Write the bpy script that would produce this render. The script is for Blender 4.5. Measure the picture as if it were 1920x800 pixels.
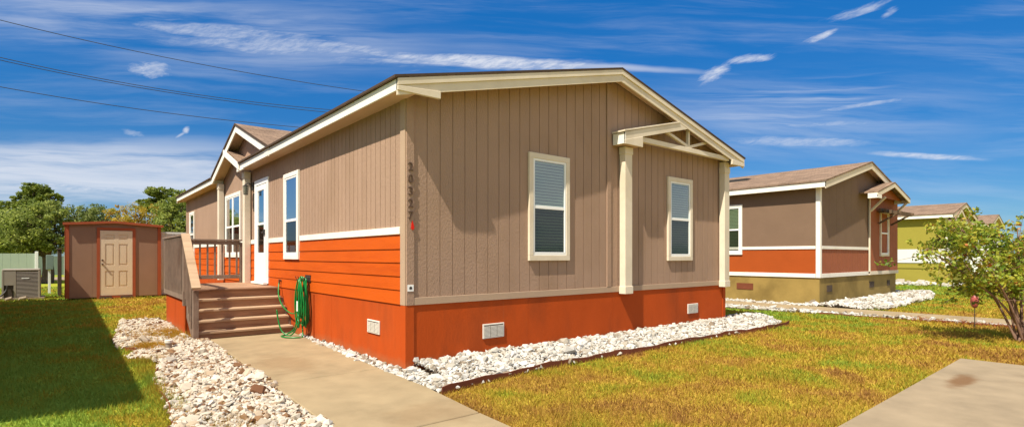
import bpy, bmesh, math, random
import numpy as np
from mathutils import Vector, Matrix, noise as mnoise
random.seed(7); rng = np.random.default_rng(11)
for o in list(bpy.data.objects): bpy.data.objects.remove(o)
SC = bpy.context.scene
COL = SC.collection
R = math.radians
# ------------------------------------------------------------------ camera
# world: x along the gable wall, y along the long wall, origin at the near house corner
CAMP = Vector((-3.36, -6.21, 1.5))
RT = Vector((.770, -.638, 0)); FW = Vector((.638, .770, 0))
cam = bpy.data.cameras.new('camera'); cam.sensor_width = 36; cam.lens = 36*1002/1920
cam.shift_y = 80/1920; cam.clip_end = 3000; cam.clip_start = .05
co = bpy.data.objects.new('camera', cam); COL.objects.link(co)
co.location = CAMP; co.rotation_euler = (R(90), 0, -math.atan2(.638, .770)); SC.camera = co
# ------------------------------------------------------------------ light
SUN = Vector((1, .28, -1.49)).normalized()       # the way the light travels
to = -SUN
sl = bpy.data.lights.new('sun', 'SUN'); sl.energy = 5.0; sl.angle = R(.5); sl.color = (1, .92, .77)
so = bpy.data.objects.new('sun', sl); COL.objects.link(so); so.location = (-20, -5, 30)
so.rotation_euler = SUN.to_track_quat('-Z', 'Y').to_euler()
SC.view_settings.view_transform = 'Standard'; SC.view_settings.look = 'None'
SC.view_settings.gamma = 1; SC.view_settings.exposure = 0.64; SC.view_settings.use_curve_mapping = False
W = bpy.data.worlds.new('World'); SC.world = W; W.use_nodes = True
NT = W.node_tree; NT.nodes.clear()

class EX:
    """tiny expression builder over Math nodes"""
    nt = None
    def __init__(s, sock): s.s = sock
    @staticmethod
    def op(o, *a, clamp=False):
        n = EX.nt.nodes.new('ShaderNodeMath'); n.operation = o; n.use_clamp = clamp
        for i, v in enumerate(a):
            if isinstance(v, EX): EX.nt.links.new(v.s, n.inputs[i])
            else: n.inputs[i].default_value = v
        return EX(n.outputs[0])
    def __add__(s, o): return EX.op('ADD', s, o)
    __radd__ = __add__
    def __sub__(s, o): return EX.op('SUBTRACT', s, o)
    def __rsub__(s, o): return EX.op('SUBTRACT', o, s)
    def __mul__(s, o): return EX.op('MULTIPLY', s, o)
    __rmul__ = __mul__
    def __truediv__(s, o): return EX.op('DIVIDE', s, o)
def sstep(x, a, b):
    n = EX.nt.nodes.new('ShaderNodeMapRange'); n.interpolation_type = 'SMOOTHSTEP'
    EX.nt.links.new(x.s, n.inputs[0]); n.inputs[1].default_value = a; n.inputs[2].default_value = b
    return EX(n.outputs[0])
def comb(x, y, z=0.0):
    n = EX.nt.nodes.new('ShaderNodeCombineXYZ')
    for i, v in enumerate((x, y, z)):
        if isinstance(v, EX): EX.nt.links.new(v.s, n.inputs[i])
        else: n.inputs[i].default_value = v
    return n.outputs[0]
def nz(vec, scale, detail=5, rough=.55, dist=0):
    n = EX.nt.nodes.new('ShaderNodeTexNoise'); EX.nt.links.new(vec, n.inputs['Vector'])
    n.inputs['Scale'].default_value = scale; n.inputs['Detail'].default_value = detail
    n.inputs['Roughness'].default_value = rough; n.inputs['Distortion'].default_value = dist
    return EX(n.outputs[0])

def build_sky():
    EX.nt = NT
    nd, lk = NT.nodes, NT.links
    sky = nd.new('ShaderNodeTexSky'); sky.sky_type = 'NISHITA'; sky.sun_disc = False
    sky.sun_elevation = math.asin(to.z); sky.sun_rotation = math.atan2(to.x, to.y)
    sky.air_density = .85; sky.dust_density = .3; sky.ozone_density = 2.5; sky.altitude = 0
    hs = nd.new('ShaderNodeHueSaturation'); hs.inputs['Saturation'].default_value = 1.22; hs.inputs['Value'].default_value = 1.0
    tn = nd.new('ShaderNodeMix'); tn.data_type = 'RGBA'; tn.blend_type = 'MULTIPLY'; tn.inputs[0].default_value = 1; tn.inputs[7].default_value = (.68, .875, 1.08, 1)
    lk.new(sky.outputs[0], tn.inputs[6]); lk.new(tn.outputs[2], hs.inputs['Color'])
    g = nd.new('ShaderNodeTexCoord'); sp = nd.new('ShaderNodeSeparateXYZ'); lk.new(g.outputs['Generated'], sp.inputs[0])
    x, y, z = (EX(sp.outputs[i]) for i in range(3))
    r = x*RT.x + y*RT.y; f = x*FW.x + y*FW.y
    fc = EX.op('MAXIMUM', f, .12)
    u = r/fc; v = z/fc                                 # clouds lie along straight bands over this part of the sky
    warp = nz(comb(u*1.2, v*3), 2.2, 4) - .5
    v = v + warp*.035
    streak = nz(comb(u*1.1 + v*1.0, v*13 + u*.35), 1.6, 7, .62, .3)
    fine = nz(comb(u*4 + v*3, v*38 + u*1.2), 1.7, 6, .6, .35)
    veil = nz(comb(u*1.1, v*4.5), 1.5, 4, .5)
    puff = nz(comb(u*18 + v*8, v*46), 1.6, 8, .72, .5)
    wisp = nz(comb(u*10.5 + v*4.5, v*64 - u*27), 1.0, 8, .72, .35); soft_ = nz(comb(u*24, v*90 - u*20), 1.4, 8, .7, .3)
    def blob(px, py, rx, ry, ang=0, s=1., soft=.1):
        c, sn = math.cos(R(ang)), math.sin(R(ang))
        du = u - (px-960)/1002; dv = v - (480-py)/1002
        p = (du*c + dv*sn)*(1002/rx); q = (dv*c - du*sn)*(1002/ry)
        return (1 - sstep(EX.op('SQRT', p*p + q*q), soft, 1.0))*s
    el = z/EX.op('SQRT', r*r + f*f + 1e-6)
    total = None
    def acc(e):
        nonlocal total
        total = e if total is None else EX.op('MAXIMUM', total, e)
    gate = sstep(f, .05, .3)
    def wispy(px, py, rx, ry, ang, s=1., n=None, k=1.3):
        e = blob(px, py, rx, ry, ang, 1., 0) + ((n or wisp) - .5)*k
        return sstep(e, .30, 1.05)*(sstep(soft_, .28, .68)*.6 + .4)*s*1.15
    ribs = nz(comb(u*3 + v*2, v*75 + u*2), 1.3, 5, .6, .5)
    acc(sstep(streak, .42, .76)*.20); acc(blob(1500, 220, 520, 130, 2, .34, .1)*sstep(streak, .30, .64))
    acc(blob(150, 335, 640, 105, 0, 1.0, .3)*sstep(streak, .28, .60)*(.62 + ribs*.35))
    acc(wispy(120, 290, 430, 30, -1, .55, fine)); acc(wispy(180, 352, 460, 30, 0, .7, fine))
    acc(blob(300, 50, 760, 100, -5, .46, .2)*sstep(streak, .32, .68)*(.5 + ribs))
    acc(wispy(520, 80, 560, 50, -7, .50, fine, 1.6))
    acc(wispy(920, 118, 540, 30, -3, .85, fine, 1.0)); acc(blob(1110, 127, 330, 9, -2, .55, .1))
    acc(wispy(282, 133, 85, 32, 0, .6, puff, 1.5))
    arc = u - .45
    bend = nz(comb(u*1.0, (v - arc*arc*.12)*34), 1.6, 6, .6, .15)
    acc(blob(1480, 210, 360, 90, 4, .50, .2)*sstep(bend, .42, .72))
    acc(wispy(1500, 268, 330, 22, 1, .45, fine)); acc(wispy(1620, 196, 190, 10, 9, .5, fine, .8)); acc(wispy(1560, 232, 250, 12, 4, .4, fine, .9))
    acc(wispy(1740, 292, 220, 14, -2, .7, fine, .8))
    acc(wispy(1338, 137, 72, 22, 32, .8, wisp, 1.7)); acc(wispy(1410, 108, 95, 14, 7, .72, wisp, 1.7))
    acc(wispy(1540, 68, 70, 13, 20, .8, wisp, 1.6)); acc(wispy(1610, 18, 110, 18, 17, .5, wisp, 1.8)); acc(wispy(1668, 24, 34, 13, 35, .42, wisp, 1.8))
    acc(wispy(349, 245, 16, 12, 50, .8, puff, .8)); acc(blob(338, 254, 18, 3.5, 25, .5)); acc(wispy(248, 247, 44, 14, -12, .42, puff, 1.6))
    total = EX.op('MULTIPLY', total, .95, clamp=True)*gate
    caz = f/EX.op('SQRT', r*r + f*f + 1e-6)
    behind = (1 - sstep(caz, .25, .62))*(sstep(nz(comb(x, y, z*2.5), 2.4, 5), .22, .58)*.85)      # broken cloud added out of view as fill light for the shaded walls
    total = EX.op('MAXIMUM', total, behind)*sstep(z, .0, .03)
    mx = nd.new('ShaderNodeMix'); mx.data_type = 'RGBA'
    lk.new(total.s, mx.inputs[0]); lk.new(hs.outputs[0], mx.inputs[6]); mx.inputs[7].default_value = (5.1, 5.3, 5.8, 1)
    bg = nd.new('ShaderNodeBackground'); bg.inputs[1].default_value = .10
    hz_ = sstep(el, -.02, .62)*.47 + .53
    vs = nd.new('ShaderNodeVectorMath'); vs.operation = 'SCALE'; lk.new(hs.outputs[0], vs.inputs[0]); lk.new(hz_.s, vs.inputs['Scale']); lk.new(vs.outputs[0], mx.inputs[6])
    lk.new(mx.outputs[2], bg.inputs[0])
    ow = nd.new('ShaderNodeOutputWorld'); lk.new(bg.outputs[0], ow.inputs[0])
build_sky()

# ------------------------------------------------------------------ materials
def mat(name, col, rough=.7, var=.12, vscale=3, bump=0, bscale=60, spec=.14, col2=None, stretch=(1, 1, 1), c2fac=(.45, .7), c2scale=1.3, metal=0, dirt=None):
    m = bpy.data.materials.new(name); m.use_nodes = True; nt = m.node_tree; EX.nt = nt
    b = nt.nodes['Principled BSDF']; b.inputs['Roughness'].default_value = rough; b.inputs['Metallic'].default_value = metal
    b.inputs['Specular IOR Level'].default_value = spec
    g = nt.nodes.new('ShaderNodeNewGeometry'); mp = nt.nodes.new('ShaderNodeMapping'); mp.inputs['Scale'].default_value = stretch
    nt.links.new(g.outputs['Position'], mp.inputs[0]); P = mp.outputs[0]
    n = nz(P, vscale, 6, .6)
    fac = (n - .5)*2*var*1.6 + 1.0
    cc = nt.nodes.new('ShaderNodeMix'); cc.data_type = 'RGBA'; cc.inputs[6].default_value = (*col, 1)
    cc.inputs[7].default_value = (*(col2 or col), 1)
    n2 = sstep(nz(P, c2scale, 5, .6), *c2fac); nt.links.new(n2.s, cc.inputs[0])
    vm = nt.nodes.new('ShaderNodeVectorMath'); vm.operation = 'SCALE'
    nt.links.new(cc.outputs[2], vm.inputs[0]); nt.links.new(fac.s, vm.inputs['Scale'])
    out = vm.outputs[0]
    if dirt:
        # splashed dust with a ragged upper edge, and run marks down the boards
        sp = nt.nodes.new('ShaderNodeSeparateXYZ'); nt.links.new(g.outputs['Position'], sp.inputs[0]); x, y, z = (EX(sp.outputs[i]) for i in range(3))
        edge = nz(comb(x*2.2, y*2.2, z*1.2), 2.0, 6, .7)*dirt[1]*2
        lowm = 1 - sstep(z - dirt[0] - edge + dirt[1], -.02, .16)
        run = sstep(nz(comb(x*14, y*14, z*.55), 1.0, 4, .6), .60, .78)*.5
        m_ = EX.op('MAXIMUM', lowm*dirt[2], run*dirt[3]*sstep(nz(comb(x, y, z), 1.3, 3), .42, .62))
        mx = nt.nodes.new('ShaderNodeMix'); mx.data_type = 'RGBA'; nt.links.new(m_.s, mx.inputs[0]); nt.links.new(out, mx.inputs[6]); mx.inputs[7].default_value = (*dirt[4], 1); out = mx.outputs[2]
    nt.links.new(out, b.inputs['Base Color'])
    if bump:
        bp = nt.nodes.new('ShaderNodeBump'); bp.inputs['Strength'].default_value = bump; bp.inputs['Distance'].default_value = .01
        nt.links.new(nz(P, bscale, 5, .6).s, bp.inputs['Height']); nt.links.new(bp.outputs[0], b.inputs['Normal'])
    return m
M = {}
M['taupe'] = mat('taupe_siding_paint', (.36, .238, .168), .8, .10, 1.5, .9, 55, col2=(.33, .215, .145), stretch=(1, 1, .45), dirt=(.86, .06, .3, .5, (.27, .185, .13)))
M['corner'] = mat('tan_corner_paint', (.41, .29, .20), .7, .06, 3, .2, 60)
M['white'] = mat('white_trim_paint', (.80, .76, .68), .55, .05, 4, .12, 40, col2=(.72, .66, .55), c2fac=(.5, .8))
M['cream'] = mat('cream_trim_paint', (.69, .60, .47), .6, .06, 4, .15, 40, col2=(.62, .53, .40))
M['orange'] = mat('orange_lap_paint', (.51, .085, .006), .6, .12, 2, .25, 30, col2=(.44, .066, .005), stretch=(1, .3, 2))
M['skirt'] = mat('orange_skirting_paint', (.43, .066, .008), .75, .16, 1.6, .35, 25, col2=(.34, .058, .010), c2scale=1.4, stretch=(1, 1, .45), dirt=(.03, .10, .45, .35, (.34, .16, .07)))
M['soffit'] = mat('soffit_board', (.55, .38, .25), .7, .06)
M['door'] = mat('white_door_enamel', (.80, .80, .78), .35, .02, 3)
M['vinyl'] = mat('white_vinyl', (.82, .82, .80), .35, .02, 3)
M['vent'] = mat('ivory_vent_plastic', (.66, .62, .54), .5, .05, 8)
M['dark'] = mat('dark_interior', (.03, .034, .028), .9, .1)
M['blind'] = mat('pale_blind_slats', (.27, .31, .21), .6, .05)
M['metal'] = mat('blackened_metal', (.03, .028, .025), .4, .1, spec=.5)
M['digit'] = mat('bronze_digits', (.13, .08, .055), .4, .1, metal=.4)
M['red'] = mat('red_plastic', (.65, .02, .01), .4, .05)
M['wood'] = mat('weathered_deck_wood', (.23, .165, .125), .8, .28, 5, .5, 40, col2=(.165, .105, .075), stretch=(1, 1, 1))
M['wood_h'] = mat('weathered_tread_wood', (.34, .205, .125), .8, .3, 4, .4, 30, col2=(.22, .12, .075), stretch=(.35, 3, 4))
M['tread'] = mat('worn_tread_wood', (.44, .31, .20), .75, .2, 4, .3, 30, col2=(.36, .24, .15), stretch=(.35, 3, 4))
M['edge'] = mat('rusted_steel_edging', (.16, .05, .025), .8, .2, 5)
M['hose'] = mat('green_hose_rubber', (.003, .19, .035), .3, .1, spec=.5)
M['bark'] = mat('dark_bark', (.09, .065, .048), .9, .3, 6, .6, 20)
M['stem'] = mat('smooth_brown_stem', (.20, .12, .085), .7, .2, 8)
M['shingle_dark'] = mat('shingle_edge', (.075, .05, .035), .9, .2, 20)
M['olive'] = mat('olive_skirting_paint', (.29, .20, .06), .8, .2, 1.5, .3, 20, col2=(.20, .135, .04), c2scale=.8)
M['brown'] = mat('brown_siding_paint', (.19, .122, .080), .75, .08, 2, .3, 50)
M['rust'] = mat('rust_panel_paint', (.34, .068, .012), .7, .08, 2, .2, 40)
M['redwood'] = mat('brick_red_siding_paint', (.31, .10, .048), .7, .1, 2, .3, 40)
M['green'] = mat('lime_green_siding_paint', (.29, .25, .042), .7, .04, 2, .2, 40)
M['grey'] = mat('pale_grey_siding', (.62, .62, .60), .7, .05, 2)
M['shed'] = mat('shed_siding_paint', (.29, .175, .115), .75, .08, 2, .3, 40)
M['shedtrim'] = mat('shed_trim_paint', (.34, .085, .035), .7, .1, 3)
M['sheddoor'] = mat('cream_door_paint', (.66, .54, .38), .5, .05, 3)
M['ac'] = mat('tan_ac_metal', (.33, .29, .24), .5, .06, 3)
M['acdark'] = mat('ac_coil', (.07, .055, .045), .7, .1, 20)
M['pad'] = mat('pad_concrete', (.30, .24, .18), .9, .15, 5, .3, 40)
M['bed'] = mat('rock_bed_soil', (.12, .085, .055), .95, .3, 8, .4, 40)
M['fence'] = mat('pale_green_fence_panel', (.42, .50, .40), .7, .06, 1)
M['boxgreen'] = mat('utility_green', (.20, .26, .22), .6, .05)
M['wire'] = mat('aluminium_wire', (.05, .05, .06), .6, .05)
M['pole'] = mat('creosote_pole', (.12, .08, .05), .9, .2)
M['redleaf'] = mat('rust_red_brush', (.25, .08, .03), .9, .3, 20)

def concrete(name, col, stain=None):
    m = mat(name, col, .85, .20, 2.6, .35, 140, col2=tuple(c*.84 for c in col), c2scale=1.1)
    if stain:
        nt = m.node_tree; EX.nt = nt; b = nt.nodes['Principled BSDF']; src = b.inputs['Base Color'].links[0].from_socket
        g = nt.nodes.new('ShaderNodeNewGeometry'); sp = nt.nodes.new('ShaderNodeSeparateXYZ'); nt.links.new(g.outputs['Position'], sp.inputs[0])
        x, y = EX(sp.outputs[0]), EX(sp.outputs[1]); tot = None
        wn = (nz(g.outputs['Position'], 3.5, 5) - .5)*1.3
        for (sx, sy, rx, ry, s) in stain:
            p = (x - sx)*(1/rx); q = (y - sy)*(1/ry)
            e = (1 - sstep(EX.op('SQRT', p*p + q*q) + wn, .35, 1.0))*s
            tot = e if tot is None else EX.op('MAXIMUM', tot, e)
        mx = nt.nodes.new('ShaderNodeMix'); mx.data_type = 'RGBA'; nt.links.new(tot.s, mx.inputs[0]); nt.links.new(src, mx.inputs[6])
        mx.inputs[7].default_value = (.15, .07, .025, 1); nt.links.new(mx.outputs[2], b.inputs['Base Color'])
    return m
M['path'] = concrete('walkway_concrete', (.315, .24, .14), [(-1.1, 1.3, .5, .9, .28), (-.8, -1.9, .6, .5, .25)])
M['slab'] = concrete('slab_concrete', (.29, .225, .145), [(4.62, -4.76, .62, .16, .8), (5.3, -5.6, 1.0, .5, .3)])

def shingles(name, along):
    m = bpy.data.materials.new(name); m.use_nodes = True; nt = m.node_tree; EX.nt = nt
    b = nt.nodes['Principled BSDF']; b.inputs['Roughness'].default_value = .95; b.inputs['Specular IOR Level'].default_value = .1
    g = nt.nodes.new('ShaderNodeNewGeometry'); sp = nt.nodes.new('ShaderNodeSeparateXYZ'); nt.links.new(g.outputs['Position'], sp.inputs[0])
    x, y = EX(sp.outputs[0]), EX(sp.outputs[1])
    v = comb(y, x) if along == 'y' else comb(x, y)
    bt = nt.nodes.new('ShaderNodeTexBrick'); nt.links.new(v, bt.inputs['Vector']); bt.inputs['Scale'].default_value = 1
    bt.inputs['Brick Width'].default_value = .3; bt.inputs['Row Height'].default_value = .14; bt.inputs['Mortar Size'].default_value = .006
    bt.inputs['Color1'].default_value = (.265, .18, .125, 1); bt.inputs['Color2'].default_value = (.175, .12, .085, 1); bt.inputs['Mortar'].default_value = (.09, .055, .035, 1)
    n = nz(g.outputs['Position'], 2.0, 5)*.7 + .65
    vm = nt.nodes.new('ShaderNodeVectorMath'); vm.operation = 'SCALE'; nt.links.new(bt.outputs[0], vm.inputs[0]); nt.links.new(n.s, vm.inputs['Scale'])
    nt.links.new(vm.outputs[0], b.inputs['Base Color']); return m
M['shingle_y'] = shingles('brown_shingles', 'y'); M['shingle_x'] = shingles('brown_shingles_cross', 'x')

def glass(name, tint=(.10, .12, .12), refl=.35):
    m = bpy.data.materials.new(name); m.use_nodes = True; nt = m.node_tree; EX.nt = nt; nt.nodes.clear()
    t = nt.nodes.new('ShaderNodeBsdfTransparent'); t.inputs[0].default_value = (*tint, 1)
    gl = nt.nodes.new('ShaderNodeBsdfGlossy'); gl.inputs['Roughness'].default_value = .015; gl.inputs['Color'].default_value = (.95, .97, 1, 1)
    g = nt.nodes.new('ShaderNodeNewGeometry')
    bp = nt.nodes.new('ShaderNodeBump'); bp.inputs['Strength'].default_value = .06; bp.inputs['Distance'].default_value = .02
    nt.links.new(nz(g.outputs['Position'], 3, 2).s, bp.inputs['Height']); nt.links.new(bp.outputs[0], gl.inputs['Normal'])
    fr = nt.nodes.new('ShaderNodeFresnel'); fr.inputs[0].default_value = 1.5
    f = EX.op('ADD', EX(fr.outputs[0]), refl, clamp=True)*(1 - EX(g.outputs['Backfacing']))
    mx = nt.nodes.new('ShaderNodeMixShader'); nt.links.new(f.s, mx.inputs[0]); nt.links.new(t.outputs[0], mx.inputs[1]); nt.links.new(gl.outputs[0], mx.inputs[2])
    o = nt.nodes.new('ShaderNodeOutputMaterial'); nt.links.new(mx.outputs[0], o.inputs[0]); return m
M['glass'] = glass('window_glass', (.86, .92, .88), .16); M['screen'] = glass('screened_glass', (.58, .62, .58), .02)
M['glass_l'] = glass('side_window_glass', (.7, .75, .75), .50)

def tinted(name, ramp, rough=.8, transl=0, pos_mix=None, spec=.2):
    """colour from a per-face 'tint' attribute through a ramp"""
    m = bpy.data.materials.new(name); m.use_nodes = True; nt = m.node_tree; EX.nt = nt
    b = nt.nodes['Principled BSDF']; b.inputs['Roughness'].default_value = rough; b.inputs['Specular IOR Level'].default_value = spec
    a = nt.nodes.new('ShaderNodeAttribute'); a.attribute_name = 'tint'
    cr = nt.nodes.new('ShaderNodeValToRGB'); nt.links.new(a.outputs['Fac'], cr.inputs[0])
    el = cr.color_ramp.elements
    while len(el) < len(ramp): el.new(.5)
    for e, (p, c) in zip(el, ramp): e.position = p; e.color = (*c, 1)
    nt.links.new(cr.outputs[0], b.inputs['Base Color'])
    if transl:
        t = nt.nodes.new('ShaderNodeBsdfTranslucent'); nt.links.new(cr.outputs[0], t.inputs[0])
        mx = nt.nodes.new('ShaderNodeMixShader'); mx.inputs[0].default_value = transl
        nt.links.new(b.outputs[0], mx.inputs[1]); nt.links.new(t.outputs[0], mx.inputs[2])
        nt.links.new(mx.outputs[0], nt.nodes['Material Output'].inputs[0])
    return m
M['rock_w'] = tinted('white_limestone', [(0, (.10, .065, .04)), (.18, (.22, .17, .12)), (.42, (.36, .33, .27)), (.7, (.44, .42, .38)), (1, (.54, .52, .48))], .85)
M['rock_t'] = tinted('tan_limestone', [(0, (.10, .035, .015)), (.2, (.24, .14, .07)), (.40, (.42, .35, .26)), (1, (.55, .51, .44))], .85)

def lawn_colour(nt, blades):
    EX.nt = nt
    g = nt.nodes.new('ShaderNodeNewGeometry'); P = g.outputs['Position']
    sp = nt.nodes.new('ShaderNodeSeparateXYZ'); nt.links.new(P, sp.inputs[0]); x, y = EX(sp.outputs[0]), EX(sp.outputs[1])
    flat = comb(x, y)
    big = nz(flat, .55, 4, .55); mid = nz(flat, 2.6, 5, .65); sm = nz(flat, 22, 4, .7)
    # greener on the strip at the left and beyond the house, straw-coloured in the sunny front lawn
    zone = (1 - sstep(x, -3.3, -1.9))*.56*(1 - sstep(y, 6, 16)*.35) + sstep(x, 6.0, 11)*sstep(y, -3.2, 0.5)*.30 + sstep(x, 14, 20)*.12
    patch = nz(flat, 1.1, 3, .5, .6)
    gr = zone + (big - .5)*1.0 + (mid - .5)*.75 + (patch - .5)*1.25 + (sm - .5)*.3 + .345 + sstep(x, 2.5, 6)*sstep(y, -4.2, -1.5)*.10
    if blades:
        a = nt.nodes.new('ShaderNodeAttribute'); a.attribute_name = 'tint'; gr = gr + (EX(a.outputs['Fac']) - .5)*.42
    cr = nt.nodes.new('ShaderNodeValToRGB'); nt.links.new(gr.s, cr.inputs[0]); el = cr.color_ramp.elements
    st = [(0, (.29, .15, .045)), (.16, (.38, .225, .048)), (.36, (.44, .305, .045)), (.58, (.32, .28, .028)), (.74, (.25, .30, .035)), (1, (.23, .34, .05))]
    while len(el) < len(st): el.new(.5)
    for e, (p, c) in zip(el, st): e.position = p; e.color = (*c, 1)
    return cr.outputs[0], sm, g
def lawn_mat():
    m = bpy.data.materials.new('lawn_turf'); m.use_nodes = True; nt = m.node_tree; c, sm, g = lawn_colour(nt, False)
    b = nt.nodes['Principled BSDF']; b.inputs['Roughness'].default_value = 1; b.inputs['Specular IOR Level'].default_value = 0
    nt.links.new(c, b.inputs['Base Color'])
    bp = nt.nodes.new('ShaderNodeBump'); bp.inputs['Strength'].default_value = .8; bp.inputs['Distance'].default_value = .03
    nt.links.new(sm.s, bp.inputs['Height']); nt.links.new(bp.outputs[0], b.inputs['Normal']); return m
def blade_mat():
    m = bpy.data.materials.new('grass_blades'); m.use_nodes = True; nt = m.node_tree; c, sm, g = lawn_colour(nt, True)
    b = nt.nodes['Principled BSDF']; b.inputs['Roughness'].default_value = .8; b.inputs['Specular IOR Level'].default_value = .1
    nt.links.new(c, b.inputs['Base Color'])
    t = nt.nodes.new('ShaderNodeBsdfTranslucent'); nt.links.new(c, t.inputs[0])
    mx = nt.nodes.new('ShaderNodeMixShader'); mx.inputs[0].default_value = .45
    nt.links.new(b.outputs[0], mx.inputs[1]); nt.links.new(t.outputs[0], mx.inputs[2]); nt.links.new(mx.outputs[0], nt.nodes['Material Output'].inputs[0]); return m
M['lawn'] = lawn_mat(); M['blades'] = blade_mat()

# ------------------------------------------------------------------ mesh helpers
def tag(o, label=None, cat=None, group=None, kind=None):
    if label: o['label'] = label
    if cat: o['category'] = cat
    if group: o['group'] = group
    if kind: o['kind'] = kind
    return o
def empty(name, loc, label, cat, group=None, rz=0):
    o = bpy.data.objects.new(name, None); o.location = loc; o.rotation_euler = (0, 0, rz); o.empty_display_size = .3
    COL.objects.link(o); return tag(o, label, cat, group)
ID = lambda u, w, z: (u, w, z)
class MB:
    def __init__(s, T=ID): s.v = []; s.f = []; s.T = T
    def vert(s, u, w, z): s.v.append(s.T(u, w, z)); return len(s.v)-1
    def box(s, u0, u1, w0, w1, z0, z1):
        i = [s.vert(u, w, z) for z in (z0, z1) for w in (w0, w1) for u in (u0, u1)]
        for q in ((0, 1, 3, 2), (4, 6, 7, 5), (0, 4, 5, 1), (2, 3, 7, 6), (0, 2, 6, 4), (1, 5, 7, 3)): s.f.append([i[k] for k in q])
        return s
    def prism(s, pts, a, b, axis='w'):
        """pts (p,q): (u,z) extruded in w; axis 'u': (w,z) extruded in u; axis 'z': (u,w) extruded in z"""
        def mk(p, q, t): return {'w': (p, t, q), 'u': (t, p, q), 'z': (p, q, t)}[axis]
        A = [s.vert(*mk(p, q, a)) for p, q in pts]; B = [s.vert(*mk(p, q, b)) for p, q in pts]; n = len(pts)
        s.f.append(A); s.f.append(B[::-1])
        for k in range(n): s.f.append([A[k], A[(k+1) % n], B[(k+1) % n], B[k]])
        return s
    def beam(s, p, q, w, h, up=(0, 0, 1)):
        p, q = Vector(p), Vector(q); d = (q-p).normalized(); up = Vector(up)
        side = d.cross(up).normalized(); u2 = side.cross(d).normalized(); c = []
        for e in (p, q):
            for a, b in ((-1, -1), (1, -1), (1, 1), (-1, 1)):
                x = e + side*(a*w/2) + u2*(b*h/2); c.append(s.vert(*x))
        s.f += [[c[0], c[1], c[2], c[3]], [c[7], c[6], c[5], c[4]]]
        for k in range(4): s.f.append([c[k], c[4+k], c[4+(k+1) % 4], c[(k+1) % 4]])
        return s
    def tube(s, pts, r, n=8, cap=True):
        pts = [Vector(p) for p in pts]; rs = r if isinstance(r, (list, tuple)) else [r]*len(pts); rings = []
        up = Vector((.13, .21, 1)).normalized()
        for i, p in enumerate(pts):
            d = (pts[min(i+1, len(pts)-1)] - pts[max(i-1, 0)]).normalized()
            a = d.cross(up)
            if a.length < .1: a = d.cross(Vector((1, 0, 0)))
            a.normalize(); b = d.cross(a).normalized()
            rings.append([s.vert(*(p + (a*math.cos(t) + b*math.sin(t))*rs[i])) for t in [2*math.pi*k/n for k in range(n)]])
        for A, B in zip(rings, rings[1:]):
            for k in range(n): s.f.append([A[k], A[(k+1) % n], B[(k+1) % n], B[k]])
        if cap: s.f.append(rings[0][::-1]); s.f.append(rings[-1])
        return s
    def build(s, name, m, parent=None, bevel=0, smooth=False):
        me = bpy.data.meshes.new(name)
        o0 = Vector((0, 0, 0))
        if parent is not None: o0 = PORG.get(parent.name, Vector((0, 0, 0)))
        me.from_pydata([tuple(Vector(v) - o0) for v in s.v], [], s.f)
        bm = bmesh.new(); bm.from_mesh(me); bmesh.ops.recalc_face_normals(bm, faces=bm.faces); bm.to_mesh(me); bm.free()
        if smooth:
            for p in me.polygons: p.use_smooth = True
        me.materials.append(M[m] if isinstance(m, str) else m)
        o = bpy.data.objects.new(name, me); COL.objects.link(o)
        if parent is not None: o.parent = parent; PORG[o.name] = o0
        if bevel:
            b = o.modifiers.new('bevel', 'BEVEL'); b.width = bevel; b.segments = 1; b.limit_method = 'ANGLE'
        return o
PORG = {}
def thing(name, loc, label, cat, group=None):
    """Empty at the base; geometry given in world coordinates is stored relative to it"""
    o = empty(name, loc, label, cat, group); PORG[o.name] = Vector(loc); return o
# wall frames: u along the wall, w outwards
def TG(x0, y0): return lambda u, w, z: (x0+u, y0-w, z)              # gable wall, faces -y
def TL(x0, y0): return lambda u, w, z: (x0-w, y0+u, z)              # long wall, faces -x

def boards(T, u0, u1, z0, top, pitch=.2, gap=.011, t=.02, w=0, breaks=(), jit=0, sub=True):
    mb = MB(T); u = u0; k = 0
    while u < u1 - .01:
        p = pitch*(1, .5, .75)[k % 3] if jit else pitch
        a, b = u, min(u+p, u1); k += 1
        a2, b2 = a + gap/2, b - gap/2
        if b2 > a2:
            xs = [a2] + [q for q in breaks if a2 < q < b2] + [b2]
            mb.prism([(a2, z0), (b2, z0)] + [(q, top(q)) for q in reversed(xs)], w-t, w)
        u = b
    return mb
def backing(T, u0, u1, z0, top, w0, w1, breaks=()):
    xs = [u0] + [b for b in breaks if u0 < b < u1] + [u1]
    return MB(T).prism([(u0, z0), (u1, z0)] + [(q, top(q)) for q in reversed(xs)], w0, w1)

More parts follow.
